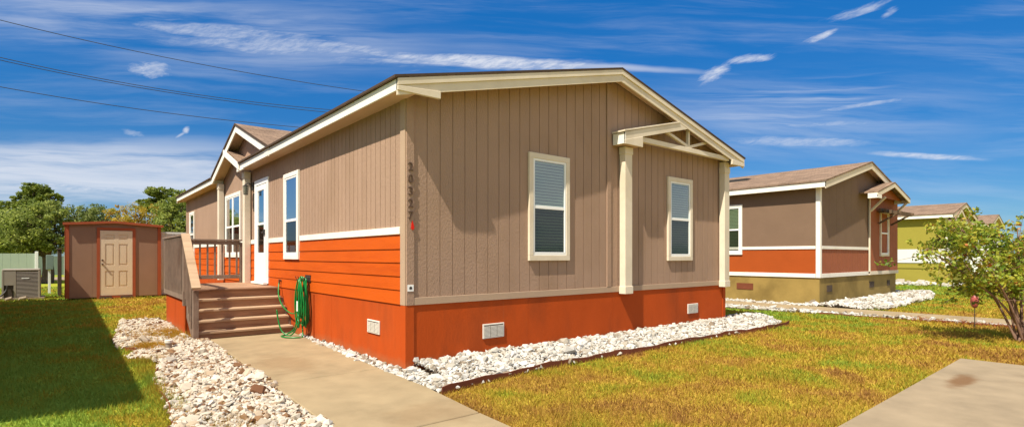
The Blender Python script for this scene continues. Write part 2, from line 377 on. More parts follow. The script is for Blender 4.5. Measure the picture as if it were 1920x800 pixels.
def window(T, house, u0, u1, z0, z1, trim='cream', cw=.085, double=False, proud=.045, blinds=True, g='glass', slats=True, mid=None, sill=True, label=None):
    mb = MB(T)
    mb.box(u0, u1, .001, proud, z1-cw, z1); mb.box(u0, u1, .001, proud, z0, z0+cw)
    mb.box(u0, u0+cw, .001, proud, z0+cw, z1-cw); mb.box(u1-cw, u1, .001, proud, z0+cw, z1-cw)
    win = mb.build('window', trim, house, .004)
    if label: win['label'] = label
    a0, a1, b0, b1 = u0+cw, u1-cw, z0+cw, z1-cw
    cols = [(a0, a1)] if not double else [(a0, (a0+a1)/2-.02), ((a0+a1)/2+.02, a1)]
    fr = MB(T); fw = .035
    if double: fr.box((a0+a1)/2-.02, (a0+a1)/2+.02, .005, proud-.004, b0, b1)
    zm = mid or (b0+b1)/2 + .0
    for a, b in cols:
        fr.box(a, b, .005, proud-.008, b1-fw, b1); fr.box(a, b, .005, proud-.008, b0, b0+fw*1.4)
        fr.box(a, a+fw, .005, proud-.008, b0+fw*1.4, b1-fw); fr.box(b-fw, b, .005, proud-.008, b0+fw*1.4, b1-fw)
        fr.box(a+fw, b-fw, .005, proud-.014, zm-.025, zm+.025)
    fr.build('frame', 'vinyl', win, .003)
    for a, b in cols:
        MB(T).box(a+fw, b-fw, .024, .026, zm+.025, b1-fw).build('upper_pane', g, win)
        MB(T).box(a+fw, b-fw, .020, .022, b0+fw*1.4, zm-.025).build('lower_pane', 'screen', win)
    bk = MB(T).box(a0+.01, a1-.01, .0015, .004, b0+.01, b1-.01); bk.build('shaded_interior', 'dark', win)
    if slats:
        sm = MB(T); z = b0+fw*1.4+.02
        while z < b1-fw-.01:
            sm.prism([(.012, z), (.0135, z), (.0085, z+.036), (.007, z+.036)], a0+fw+.01, a1-fw-.01, 'u')
            z += .047
        sm.build('blind', 'blind', win)
    return win

def rake(mb, pts_top, w0, w1, depth):
    """board following a polyline of (u,z) tops, vertical depth"""
    for (a, za), (b, zb) in zip(pts_top, pts_top[1:]):
        mb.prism([(a, za-depth), (b, zb-depth), (b, zb), (a, za)], w0, w1)
    return mb
def slab(mb, uz, w0, w1, t=.05):
    for (a, za), (b, zb) in zip(uz, uz[1:]):
        mb.prism([(a, za), (b, zb), (b, zb+t), (a, za+t)], w0, w1)
    return mb
# ------------------------------------------------------------------ ground, walkways
def sheet(name, pts, z, m, thick=0, bevel=0):
    mb = MB()
    if thick: mb.prism(pts, z-thick, z, 'z')
    else: mb.f.append([mb.vert(x, y, z) for x, y in pts])
    return tag(mb.build(name, m, None, bevel), kind='structure')
gm = MB()
N = 40; xs = sorted(set([-700, -400, -200, -100, -60] + list(np.linspace(-40, 80, N)) + [120, 200, 400, 900])); ys = sorted(set([-600, -200, -60] + list(np.linspace(-20, 60, N)) + [100, 200, 400, 900]))
idx = {(i, j): gm.vert(x, y, 0) for i, x in enumerate(xs) for j, y in enumerate(ys)}
for i in range(len(xs)-1):
    for j in range(len(ys)-1): gm.f.append([idx[i, j], idx[i+1, j], idx[i+1, j+1], idx[i, j+1]])
tag(gm.build('ground', 'lawn'), kind='structure')

PZ = .05
def path_piece(name, p, m='path'): return sheet(name, p, PZ, m, .12, .008)
g_ = .012
cuts = [4.34, 3.2, 1.72, .15, -1.42, -3.0, -4.6]
def pl(y): return -1.47 - .03*(4-y)
def pr(y): return np.interp(y, [-6, -2.5, -1.3, 1, 4.4], [-.62, -.46, -.30, -.24, -.06])
cuts = [4.38, .215, -2.185, -4.6]
for a, b in zip(cuts, cuts[1:]):
    path_piece('walkway', [(pl(b+g_), b+g_), (pr(b+g_), b+g_), (pr((a+b)/2), (a+b)/2), (pr(a-g_), a-g_), (pl(a-g_), a-g_)])
sheet('walkway_joint_bed', [(pl(-4.5)+.03, -4.5), (pr(-4.5)-.03, -4.5), (pr(4)-.1, 4.3), (pl(4)+.03, 4.3)], .012, 'edge')
path_piece('concrete_slab', [(1.4, -4.47), (6.42, -4.42), (6.44, -12), (1.1, -12)], 'slab')
for k in range(9):
    y1 = 7.5 - 2.0*k; path_piece('neighbour_walkway', [(12.15, y1-2+g_), (13.3, y1-2+g_), (13.3, y1-g_), (12.15, y1-g_)], 'path')
path_piece('back_driveway', [(-12, 36), (6, 38), (8, 44), (-12, 42)], 'slab')

# ------------------------------------------------------------------ the orange and taupe house
EZ = 3.67; PITCH = .246; L1 = 16.8; WD = 8.0; OV = .28; RID = EZ + (WD/2+OV)*PITCH
house = thing('mobile_home', (0, 0, 0), 'nearest home with taupe board siding, bright orange lower walls and white numbers corner', 'mobile home')
house['label'] = 'large nearest taupe and orange mobile home with a wooden porch on its left side'
house['group'] = 'mobile homes along the row'
G = TG(0, 0); L = TL(0, 0)
def roofz(x): return EZ + (min(x, WD-x)+OV)*PITCH - .02
FZ = .86
# skirting (orange), recessed a touch below the siding
sk = MB(); sk.box(.0, WD, .004, .03, -.05, FZ); sk.box(0.004, .03, .031, L1, -.05, FZ); sk.box(WD-.03, WD, .031, L1, -.05, FZ); sk.box(.031, WD-.031, L1-.03, L1, -.05, FZ)
sk.build('skirting', 'skirt', house)
for k_ in range(4):
    MB().box(.112+k_*2.0, min(.112+k_*2.0+1.996, WD-.102), 0, .0035, -.05, FZ-.001).build('skirting_panel', 'skirt', house)
for k_ in range(7):
    MB().box(0, .0035, .122+k_*2.43, min(.122+k_*2.43+2.426, L1), -.05, FZ-.001).build('skirting_panel', 'skirt', house)
MB().box(-.012, .11, -.014, -.001, -.05, FZ-.002).box(-.014, -.001, -.0135, .12, -.05, FZ-.002).build('skirting_corner_board', 'skirt', house)
MB().box(WD-.10, WD+.012, -.014, -.001, -.05, FZ-.002).build('skirting_corner_board', 'skirt', house)
# gable wall: lower sheets, seams, boards
gt = lambda x: roofz(x) - .02
mb = backing(G, .02, WD-.02, FZ, gt, -.06, -.008, (WD/2,)); mb.build('wall_sheathing', 'taupe', house)
boards(G, .112, 3.95, FZ+.10, gt, .203, .014, .02, 0, (WD/2,)).build('siding', 'taupe', house)
boards(G, 4.06, WD-.1, FZ+.10, gt, .203, .014, .02, 0, (WD/2,)).build('siding', 'taupe', house)
MB(G).box(3.952, 4.058, -.02, .022, FZ+.10, 4.55).build('batten', 'taupe', house, .003)
MB(G).box(.114, WD-.102, -.02, .018, FZ-.0, FZ+.098).build('bottom_trim', 'corner', house, .003)
MB(G).box(0, .112, -.02, .02, FZ, 3.62).build('corner_board', 'taupe', house, .003)
MB(G).box(WD-.10, WD, -.02, .018, FZ, 3.62).build('corner_board', 'taupe', house, .003)
# long left wall
XG0, XG1, XAP = 5.16, 10.68, 7.92; XP = (4.64-EZ)/(XAP-XG0+.0)       # cross gable over the entry
def lt(y):
    base = EZ + OV*0 - .12 + .0
    return max(base+.02, 4.64 - abs(y-XAP)*XP - .07) if XG0 < y < XG1 else base+.02
BZ = 1.79
backing(L, .02, L1-.02, FZ, lt, -.06, -.008, (XG0, XG0+.3, XAP, XG1-.3, XG1)).build('wall_sheathing', 'taupe', house)
boards(L, .132, L1-.1, BZ+.09, lt, .152, .012, .02, 0, (XG0, XG0+.3, XAP, XG1-.3, XG1)).build('siding', 'taupe', house)
MB(L).box(0, .13, -.02, .016, FZ, 3.58).build('corner_board', 'corner', house, .003)
MB(L).box(L1-.1, L1, -.02, .016, FZ, 3.58).build('corner_board', 'corner', house, .003)
# horizontal lap boards under the band
lap = MB(L)
zz = [.86, 1.05, 1.23, 1.41, 1.59, BZ]
for a, b in zip(zz, zz[1:]): lap.prism([(-.015, a+.006), (.017, a+.006), (.004, b+.004 if b < BZ-.01 else b-.001), (-.015, b-.001)], .132, L1-.102, 'u')
lap.build('lap_siding', 'orange', house)
for a, b in ((.132, 4.09), (5.04, 6.12), (7.24, 7.58), (7.82, 8.52), (10.26, 10.4), (10.62, L1-.1)): MB(L).box(a, b, -.02, .026, BZ, BZ+.095).build('band_board', 'white', house, .003)
# unseen sides
backing(TG(0, L1), 0, WD, FZ, gt, -.05, 0, (WD/2,)).build('rear_wall', 'taupe', house)
MB().box(WD-.05, WD, .02, L1-.02, FZ, 3.6).build('side_wall', 'taupe', house)
# roof
Y0, Y1 = -.30, L1+.27
r = MB(G); slab(r, [(WD/2, RID), (WD+OV+.03, EZ)], -Y0+.02, -Y1-.02, .028); slab(r, [(.3, EZ+(.3+OV)*PITCH), (WD/2, RID)], -Y0+.02, -Y1-.02, .028)
for a_, b_ in ((-Y0+.02, -7.55), (-10.66, -Y1-.02)): slab(r, [(-OV-.03, EZ-.03*PITCH*0), (.3, EZ+(.3+OV)*PITCH)], a_, b_, .028)
roof = r.build('roof', 'shingle_y', house)
fe = MB(G); slab(fe, [(-OV-.035, EZ+.002), (WD/2, RID+.002), (WD+OV+.035, EZ+.002)], -Y0+.0205, -Y0+.026, .030); fe.build('shingle_edge', 'shingle_dark', roof)
fe = MB().box(-OV-.042, -OV-.0305, Y0-.02, 7.55, EZ+.0, EZ+.032); fe.box(-OV-.042, -OV-.0305, 10.75, Y1, EZ+.0, EZ+.032); fe.build('shingle_edge', 'shingle_dark', roof)
# fascia along the eaves
MB().box(-OV, -OV+.025, Y0, 7.52, EZ-.145, EZ-.002).build('fascia', 'white', house, .003)
MB().box(-OV, -OV+.025, 10.66, Y1, EZ-.145, EZ-.002).build('fascia', 'white', house, .003)
MB().box(WD+OV-.025, WD+OV, Y0, Y1, EZ-.145, EZ-.002).build('fascia', 'white', house, .003)
# soffits
s = MB().box(-OV+.026, -.001, Y0+.026, 7.5, EZ-.135, EZ-.12); s.box(-OV+.026, -.001, 10.68, Y1-.02, EZ-.135, EZ-.12); s.box(WD+.021, WD+OV-.026, Y0+.026, Y1-.02, EZ-.135, EZ-.12)
s.build('soffit', 'soffit', house)
s = MB(G); slab(s, [(-.0, roofz(0)-.045), (WD/2, RID-.065), (WD, roofz(WD)-.045)], .023, -Y0-.03, .015); s.build('rake_soffit', 'soffit', house)
# rake boards and boxed eave returns
RK = [(-OV, EZ-.001), (WD/2, RID-.001), (WD+OV, EZ-.001)]
b = MB(G); rake(b, RK, -Y0-.025, -Y0, .205); b.build('rake_board', 'cream', house, .003)
b = MB(G); rake(b, RK, -Y0+.0005, -Y0+.018, .085); b.build('rake_trim', 'cream', house, .003)
def ret(T, u0, u1, zb, w0, w1, sl, sgn=1, zt=EZ):
    za = zt-.19; pts = [(u0, zb), (u1, zb), (u1, zt-.2+abs(u1-u0)*sl), (u0, zt-.003)]
    return MB(T).prism(pts, w0, w1)
MB(G).prism([(-OV, 3.525), (.33, 3.525), (.33, EZ+.61*PITCH-.2), (-OV, EZ-.09)], -Y0-.027, -Y0+.0195).build('eave_return', 'cream', house, .003)
MB(G).prism([(WD+OV, 3.50), (WD-.25, 3.50), (WD-.25, EZ+.53*PITCH-.2), (WD+OV, EZ-.09)], -Y0-.027, -Y0+.0195).build('eave_return', 'cream', house, .003)
b = MB(G); rake(b, RK, Y0*1-L1, Y0-L1-.025, .205) if 0 else rake(b, RK, -Y1, -Y1+.025, .205); b.build('rake_board', 'cream', house)
# small truss gable at the right half of the gable wall
NX0, NXA = 4.1, 6.19; NZA = EZ + (NXA-NX0)*PITCH
IXT = (NX0 + WD+OV - .205/PITCH)/2; IXB = IXT + .14/PITCH/2
n = MB(G); slab(n, [(NX0-.03, EZ+.0), (IXT-.02, EZ+(IXT-.02-NX0)*PITCH)], .024, -Y0+.012, .03); n.build('porch_roof', 'cream', house, .003)
zz_ = lambda x, d=0: EZ+(x-NX0)*PITCH-d-.003
MB(G).prism([(NX0, zz_(NX0, .14)), (IXB, zz_(IXB, .14)), (IXT, zz_(IXT)), (NX0, zz_(NX0))], -Y0-.026, -Y0-.002).build('porch_rake_board', 'cream', house, .003)
MB(G).box(NX0, NX0+.024, .024, -Y0-.001, 3.47, EZ-.003).build('porch_fascia', 'white', house, .003)
MB(G).prism([(NX0, 3.46), (NX0+.50, 3.46), (NX0+.50, EZ+.5*PITCH-.14), (NX0, EZ-.14)], -Y0-.024, -Y0+.004).build('porch_eave_return', 'cream', house, .003)
tr = MB(G)
tr.box(NX0+.51, WD-.26, .17, .25, 3.575, 3.665)
tr.build('truss_chord', 'cream', house, .003)
yt = -.21
MB().beam((NXA, yt, 3.665), (NXA, yt, NZA-.12), .055, .06, (0, 1, 0)).build('king_post', 'cream', house, .003)
for sg, e in ((-1, .85), (1, .85)):
    MB().beam((NXA+sg*.04, yt, 3.69), (NXA+sg*e, yt, EZ+(NXA-NX0-e)*PITCH-.07), .055, .055, (0, 1, 0)).build('truss_strut', 'cream', house, .003)
MB(G).box(NX0+.03, NX0+.49, .024, .24, 3.47, 3.485).build('porch_soffit', 'soffit', house)
for x in (4.29, 7.735):
    pz = MB(G).box(x, x+.2, .019, .15, FZ-.02, 3.46 if x < 5 else 3.574)
    pz.box(x-.012, x+.212, .018, .162, FZ-.035, FZ+.10); pz.box(x-.012, x+.212, .018, .162, 3.33, 3.455)
    pz.build('pilaster', 'cream', house, .004)
# gable windows
window(G, house, 2.10, 2.99, 1.43, 3.11, 'cream')
window(G, house, 5.77, 6.64, 1.41, 3.08, 'cream')
# long wall: windows and door
window(L, house, 4.12, 5.01, 1.44, 3.13, 'white', g='glass_l', slats=False, mid=2.20)
window(L, house, 8.54, 10.24, 1.47, 3.15, 'white', g='glass_l', slats=False, double=True, mid=2.28)
window(L, house, 15.05, 15.95, 1.47, 3.05, 'white', g='glass_l', slats=False)
dr = MB(L); dr.box(6.14, 7.22, .001, .035, 3.12, 3.24); dr.box(6.14, 6.24, .001, .035, .90, 3.12); dr.box(7.12, 7.22, .001, .035, .90, 3.12)
df = dr.build('door_frame', 'door', house, .004)
door = MB(L)
for q in ((6.26, 7.10, 2.98, 3.10), (6.26, 7.10, .93, 1.58), (6.26, 6.42, 1.58, 2.98), (6.94, 7.10, 1.58, 2.98), (6.42, 6.94, 2.20, 2.25)): door.box(q[0], q[1], .004, .04, q[2], q[3])
dd = door.build('storm_door', 'door', house, .004)
MB(L).box(6.42, 6.94, .018, .022, 2.25, 2.98).build('door_glass', 'glass_l', dd); MB(L).box(6.42, 6.94, .018, .022, 1.58, 2.20).build('door_glass', 'screen', dd)
MB(L).box(6.42, 6.94, .001, .006, 1.58, 2.98).build('shaded_interior', 'dark', dd)
MB(L).box(6.31, 6.35, .04, .075, 1.97, 2.09).box(6.30, 6.45, .075, .09, 2.01, 2.04).build('door_handle', 'metal', dd, .003)
MB(L).box(6.16, 7.20, .036, .12, .885, .925).build('threshold', 'door', dd)
MB(L).box(5.98, 7.35, .001, .06, 3.242, 3.27).build('drip_cap', 'digit', house) if 0 else None
# cross gable over the porch
cr_ = MB(L)
def xr(y0, y1, z0, z1, x0, x1, m='shingle_x', name='roof', t=.045):
    return MB(L).prism([(y0, z0), (y1, z1), (y1, z1+t), (y0, z0+t)], x0, x1).build(name, m, house)
xr(XAP, XG0-.0, 4.64, EZ, OV+.02, -3.9, name='cross_roof'); xr(XAP, XG1+.04, 4.64, EZ, OV+.02, -3.9, name='cross_roof')
b = MB(L); rake(b, [(XG0, EZ-.001), (XAP, 4.639), (XG1, EZ-.001)], OV-.02, OV+.005, .165); b.build('rake_board', 'white', house, .003)
b = MB(L); slab(b, [(XG0-.02, EZ+.002), (XAP, 4.642), (XG1+.045, EZ+.002)], OV+.021, OV+.03, .047); b.build('shingle_edge', 'shingle_dark', house)
b = MB(L); slab(b, [(XG0, EZ-.06), (XAP, 4.64-.06), (XG1, EZ-.06)], .001, OV-.021, .015); b.build('rake_soffit', 'soffit', house)
IA = (7.52+XG1)/2; IZ = EZ + (IA-7.52)*XP
MB(L).prism([(7.50, EZ), (IA, IZ), (IA, IZ+.04), (7.50, EZ+.04)], OV+.004, -.6).build('entry_roof', 'shingle_x', house)
b = MB(L); rake(b, [(7.52, EZ-.003), (IA+.06, IZ+.02)], OV+.006, OV+.03, .15); b.build('entry_rake_board', 'white', house, .003)
MB(L).box(10.635, 10.66, .001, OV, EZ-.145, EZ-.002).build('eave_return', 'white', house, .003)
MB(L).box(7.50, 7.53, .001, OV-.03, EZ-.135, EZ-.03).build('eave_return', 'soffit', house)
MB(L).prism([(7.22, EZ-.17), (7.80, EZ-.17), (7.80, EZ-.03), (7.53, EZ-.12), (7.22, EZ-.12)], OV-.03, OV+.0055).build('eave_return', 'white', house, .003)
for y in (7.59, 10.41):
    p = MB(L).box(y, y+.2, .027, .16, FZ-.02, 3.50); p.box(y-.012, y+.212, .027, .172, 3.36, 3.505); p.build('pilaster', 'cream', house, .004)
# vents in the skirting
def vent(T, u0, u1, z0, z1, m='vent'):
    v = MB(T).box(u0, u1, .001, .02, z0, z1)
    vo = v.build('vent', m, house, .004); MB(T).box(u0+.018, u1-.022, .0201, .0206, z0+.018, z1-.018).build('slot', 'acdark', vo); s_ = MB(T); k = 3; w = (u1-u0-.05)/k
    for j in range(k):
        a = u0+.02+j*(w+.005)
        q = z0+.02
        while q < z1-.03: s_.box(a, a+w-.005, .0207, .026, q, q+.012); q += .018
    s_.build('louvre', m, vo)
vent(G, 1.23, 1.62, .31, .52); vent(G, 6.50, 6.88, .31, .51); vent(L, .74, 1.13, .40, .59)
# porch lamp
lm = MB().tube([(-.03, 7.44, 3.16), (-.10, 7.44, 3.22), (-.17, 7.44, 3.19)], .012, 8).box(-.028, -.001, 7.39, 7.49, 3.05, 3.24).build('porch_lamp', 'metal', house)
c = MB(); 
c.tube([(-.17, 7.44, 3.19), (-.17, 7.44, 3.15), (-.17, 7.44, 3.14)], [.012, .055, .07], 8); c.tube([(-.17, 7.44, 2.94), (-.17, 7.44, 2.955)], .05, 8)
for k in range(6):
    a = k*math.pi/3; c.beam((-.17+.06*math.cos(a), 7.44+.06*math.sin(a), 3.14), (-.17+.045*math.cos(a), 7.44+.045*math.sin(a), 2.95), .008, .008, (1, .3, 0))
c.build('lamp_cage', 'metal', lm); MB().tube([(-.17, 7.44, 2.96), (-.17, 7.44, 3.13)], [.035, .045], 8).build('lamp_glass', 'screen', lm)
MB(L).box(7.35, 7.38, .001, .02, 2.55, 2.98).build('wall_plaque', 'metal', house)
# house number 2 0 3 2 7, a red tag and the small meter label
def digit(ch, x, z, h):
    cu = bpy.data.curves.new('n', 'FONT'); cu.body = ch; cu.size = h*1.38; cu.extrude = .006; cu.offset = .001; cu.align_x = 'CENTER'
    t = bpy.data.objects.new('n', cu); COL.objects.link(t); bpy.context.view_layer.update()
    me = bpy.data.meshes.new_from_object(t.evaluated_get(bpy.context.evaluated_depsgraph_get())); COL.objects.unlink(t); bpy.data.objects.remove(t)
    me.transform(Matrix.Translation((x, -.027, z)) @ Matrix.Rotation(R(90), 4, 'X')); me.materials.clear(); me.materials.append(M['digit'])
    o = bpy.data.objects.new('house_number', me); COL.objects.link(o); o.parent = house; o['label'] = 'dark digit %s of the house number' % ch
for k, ch in enumerate('20327'): digit(ch, .056, 2.61-.158*k, .112)
MB(G).prism([(.062, 1.855), (.088, 1.84), (.108, 1.87), (.098, 1.91), (.078, 1.965), (.066, 1.91)], .022, .03).build('red_tag', 'red', house)
pq = MB(G).box(.012, .098, .021, .027, 1.045, 1.13).build('wall_label', 'vinyl', house)
MB(G).box(.035, .075, .0272, .029, 1.07, 1.10).box(.045, .066, .0272, .029, 1.10, 1.108).build('printed_mark', 'metal', pq)
MB().tube([(-.17+.17, 5.25, 1.0), (-.06, 5.25, 1.0)], .02, 8).tube([(-.05, 5.25, 1.03), (-.05, 5.25, .93)], .018, 8).build('hose_bib', 'digit', house)
MB(L).box(3.35, 3.38, .001, .02, .0, .82).build('conduit', 'skirt', house)

# ------------------------------------------------------------------ wooden porch
porch = thing('wooden_porch', (-.85, 6.5, 0), 'weathered wooden porch with five steps and railings at the white door', 'porch')
PX0, PX1, PYF, PYB, DZ = -1.68, -.04, 5.38, 8.0, .87
fl = MB(); x = PX0
yb = PYF-.03
while yb < PYB: fl.box(PX0-.02, PX1, yb, min(yb+.137, PYB), DZ-.03, DZ); yb += .142
fl.build('deck_floor', 'wood_h', porch, .003)
MB().box(PX0-.045, PX0-.005, PYF+.1, PYB, DZ-.19, DZ-.031).build('rim_board', 'wood', porch, .003)
MB().box(PX0, PX1, PYB-.04, PYB, DZ-.19, DZ-.031).build('rim_board', 'wood', porch, .003)
for a, b in ((PYF+.12, 6.62), (6.64, PYB-.02)): MB().box(PX0+.0, PX0+.02, a, b, -.05, DZ-.19).build('skirt_panel', 'skirt', porch)
MB().box(PX0+.021, -1.3, PYF+.125, PYF+.145, -.05, DZ-.19).build('skirt_panel', 'skirt', porch)
RN = .245; RH = DZ/5
for k in range(5):
    y0 = PYF - RN*(4-k)
    MB().box(PX0+.06, PX1, y0+.02, y0+.042, RH*k+.001+(.05 if k == 0 else 0), RH*(k+1)-.036).build('riser', 'wood_h', porch)
    if k < 4: MB().box(PX0+.05, PX1+.0, y0-.015, y0+RN+.018, RH*(k+1)-.036, RH*(k+1)).build('tread', 'tread', porch, .004)
for sx in (PX0+.01, PX1+.0):
    pts = [(PYF-RN*4-.0, .0), (PYF-RN*4, RH-.04)]
    for k in range(4): pts += [(PYF-RN*(4-k), RH*(k+1)-.037), (PYF-RN*(3-k), RH*(k+1)-.037)]
    pts += [(PYF, DZ-.2), (PYF, .35), (PYF-.6, 0)]
    MB().prism([(p[0], p[1]) for p in pts], sx, sx+.038, 'u').build('stringer', 'wood', porch)
# fix stringer polygon orientation by using (y,z) extruded along x
def post(x, y, z0, z1, s=.088): return MB().box(x-s/2, x+s/2, y-s/2, y+s/2, z0, z1).build('post', 'wood', porch, .004)
SX = PX0+.0
post(SX, PYF-RN*4-.02, 0, .90); post(SX, PYF+.05, DZ-.3, 1.86); post(SX, PYB-.05, DZ-.2, 1.86); post(-.14, PYB-.05, DZ, 1.83); post(SX, 6.75, DZ, 1.86)
yA, zA, yB, zB = PYF+.05, 1.915, PYF-RN*4-.10, .945
MB().beam((SX, yB, zB), (SX, yA, zA), .14, .04).build('hand_rail', 'tread', porch, .004)
MB().box(SX-.07, SX+.07, yA-.02, PYB+.02, 1.875, 1.912).build('hand_rail', 'wood', porch, .004)
MB().box(SX+.05, -.08, PYB-.12, PYB+.02, 1.865, 1.90).build('hand_rail', 'wood', porch, .004)
MB().beam((SX, yB+.1, zB-.73), (SX, yA-.05, zA-.93), .04, .088).build('bottom_rail', 'tread', porch, .003)
MB().box(SX-.02, SX+.02, yA, PYB-.1, DZ+.07, DZ+.155).build('bottom_rail', 'wood', porch, .003)
MB().box(SX+.05, -.18, PYB-.07, PYB-.03, DZ+.10, DZ+.19).build('bottom_rail', 'wood', porch, .003)
MB().box(SX+.05, -.18, PYB-.07, PYB-.03, 1.775, 1.86).build('top_rail', 'wood', porch, .003)
MB().box(SX-.02, SX+.02, yA, PYB-.1, 1.785, 1.872).build('top_rail', 'wood', porch, .003)
y = yB+.20
while y < yA-.08:
    t_ = (y-yB)/(yA-yB); zt = zB+(zA-zB)*t_
    MB().box(SX-.058, SX-.021, y-.018, y+.018, max(zt-.88, .10), zt-.025).build('baluster', 'wood', porch, .002); y += .142
y = yA+.11
while y < PYB-.1: MB().box(SX-.058, SX-.021, y-.016, y+.016, DZ-.08, 1.874).build('baluster', 'wood', porch, .002); y += .142
x = SX+.19
while x < -.22: MB().box(x-.018, x+.018, PYB-.068, PYB-.032, DZ+.19, 1.775).build('baluster', 'wood', porch, .002); x += .155

# ------------------------------------------------------------------ hose
def loop_pts(cy, z1, z0, wid, x, n=26, ph=0):
    out = []
    for k in range(n+1):
        a = 2*math.pi*k/n; out.append((x+.015*math.sin(a*2+ph), cy+wid*math.sin(a)*(1+.25*math.cos(a)*-1), (z1+z0)/2+(z1-z0)/2*math.cos(a)))
    return out
hm = MB()
for k in range(9):
    cy = 3.62+random.uniform(-.05, .05); hm.tube(loop_pts(cy, 1.12+random.uniform(-.04, .02), .27+random.uniform(-.07, .25)*(k > 1), .12+random.uniform(-.03, .05), -.06-.018*k, ph=k), .0125, 6, False)
def bez(ps, n=10):
    out = []; ps = [Vector(p) for p in ps]; q = [ps[0]]+ps+[ps[-1]]
    for i in range(1, len(q)-2):
        for k in range(n):
            t = k/n; out.append(.5*((2*q[i])+(-q[i-1]+q[i+1])*t+(2*q[i-1]-5*q[i]+4*q[i+1]-q[i+2])*t*t+(-q[i-1]+3*q[i]-3*q[i+1]+q[i+2])*t**3))
    out.append(ps[-1]); return out
hm.tube(bez([(-.06, 5.24, .95), (-.12, 5.05, .72), (-.14, 4.7, .52), (-.12, 4.2, .42), (-.12, 3.85, .55), (-.1, 3.7, .9)]), .0125, 6)
hm.tube(bez([(-.16, 3.68, .6), (-.2, 3.8, .2), (-.3, 3.95, .075), (-.42, 3.85, .065), (-.40, 3.62, .065), (-.25, 3.48, .065), (-.14, 3.55, .07), (-.12, 3.66, .3)]), .0125, 6)
hm.tube(bez([(-.42, 4.12, .52), (-.40, 4.08, .3), (-.36, 3.98, .12), (-.26, 3.82, .07), (-.2, 3.6, .30), (-.17, 3.55, .7)]), .0125, 6)
hose = thing('garden_hose', (-.1, 3.65, 0), 'bright green garden hose coiled on an orange wall hook with loops on the walkway', 'garden hose')
hm.build('hose_coil', 'hose', hose, smooth=True)
MB().box(-.028, -.003, 3.50, 3.76, 1.04, 1.16).tube([(-.02, 3.56, 1.12), (-.2, 3.56, 1.08), (-.22, 3.56, 1.14)], .008, 6).tube([(-.02, 3.70, 1.12), (-.2, 3.70, 1.08), (-.22, 3.70, 1.14)], .008, 6).build('hanger', 'metal', hose)
MB().box(-.23, -.225, 3.55, 3.61, .52, .70).build('paper_tag', 'vinyl', hose)

# ------------------------------------------------------------------ other homes
def simple_home(name, x0, y0, Wd, Ln, wall, low, skirt, label, ez=3.67, pitch=.246, ov=.28, zb=1.72, trim='white', gable_low=None, front_detail=None, zk=.86, bt=None):
    bt = bt or trim
    h = thing(name, (x0, y0, 0), label, 'mobile home', 'mobile homes along the row')
    GG = TG(x0, y0); LL = TL(x0, y0); rid = ez+(Wd/2+ov)*pitch
    rz = lambda u: ez+(min(u, Wd-u)+ov)*pitch-.04
    s_ = MB(); s_.box(x0+.01, x0+Wd-.01, y0+.01, y0+.04, -.05, zk); s_.box(x0+.01, x0+.04, y0+.041, y0+Ln, -.05, zk); s_.box(x0+Wd-.04, x0+Wd-.01, y0+.041, y0+Ln, -.05, zk); s_.box(x0+.04, x0+Wd-.041, y0+Ln-.03, y0+Ln, -.05, zk)
    s_.build('skirting', skirt, h)
    backing(GG, .02, Wd-.02, zb, rz, -.06, -.006, (Wd/2,)).build('wall_sheathing', wall, h)
    boards(GG, .1, Wd-.1, zb, rz, .61, .006, .02, 0, (Wd/2,)).build('siding', wall, h)
    MB(GG).box(.02, Wd-.02, -.06, -.008, zk, zb-.001).build('lower_wall', gable_low or low, h)
    boards(GG, .1, Wd-.1, zk+.12, lambda u: zb-.001, .2, .012, .018, 0).build('lower_siding', gable_low or low, h)
    MB(LL).box(0.02, Ln-.02, -.06, -.001, zk, zb-.001).build('lower_wall', low, h); MB(LL).box(0.02, Ln-.02, -.06, -.0, zb, ez-.12).build('upper_wall', wall, h)
    MB().box(x0+Wd-.06, x0+Wd, y0+.02, y0+Ln, zk, ez-.1).build('side_wall', wall, h)
    backing(TG(x0, y0+Ln), 0, Wd, zk, rz, -.05, 0, (Wd/2,)).build('rear_wall', wall, h)
    MB(GG).box(.11, Wd-.11, .001, .022, zb-.045, zb+.045).build('band_board', bt, h, .003); MB(LL).box(.11, Ln-.1, .001, .022, zb-.045, zb+.045).build('band_board', bt, h, .003)
    MB(GG).box(.11, Wd-.11, .001, .024, zk, zk+.12).build('base_board', bt, h, .003); MB(LL).box(.11, Ln-.1, .001, .024, zk, zk+.12).build('base_board', bt, h, .003)
    MB(GG).box(-.02, .10, -.02, .024, zk, ez-.11).build('corner_board', trim, h, .003); MB(LL).box(-.0, .10, .001, .024, zk, ez-.11).build('corner_board', trim, h, .003)
    r_ = MB(GG); slab(r_, [(-ov-.02, ez), (Wd/2, rid), (Wd+ov+.02, ez)], .29, -Ln-.29, .05); rf = r_.build('roof', 'shingle_y', h)
    MB().box(x0-ov, x0-ov+.025, y0-.27, y0+Ln+.27, ez-.16, ez-.002).build('fascia', trim, h, .003); MB().box(x0+Wd+ov-.025, x0+Wd+ov, y0-.27, y0+Ln+.27, ez-.16, ez-.002).build('fascia', trim, h, .003)
    MB().box(x0-ov+.026, x0-.001, y0-.245, y0+Ln, ez-.14, ez-.125).box(x0+Wd+.001, x0+Wd+ov-.026, y0-.245, y0+Ln, ez-.14, ez-.125).build('soffit', 'soffit', h)
    b_ = MB(GG); rake(b_, [(-ov, ez-.001), (Wd/2, rid-.001), (Wd+ov, ez-.001)], .245, .27, .2); b_.build('rake_board', 'cream' if trim == 'white' else trim, h, .003)
    b_ = MB(GG); slab(b_, [(0, rz(0)-.03), (Wd/2, rid-.07), (Wd, rz(Wd)-.03)], .001, .244, .015); b_.build('rake_soffit', 'soffit', h)
    return h, GG, LL, rid
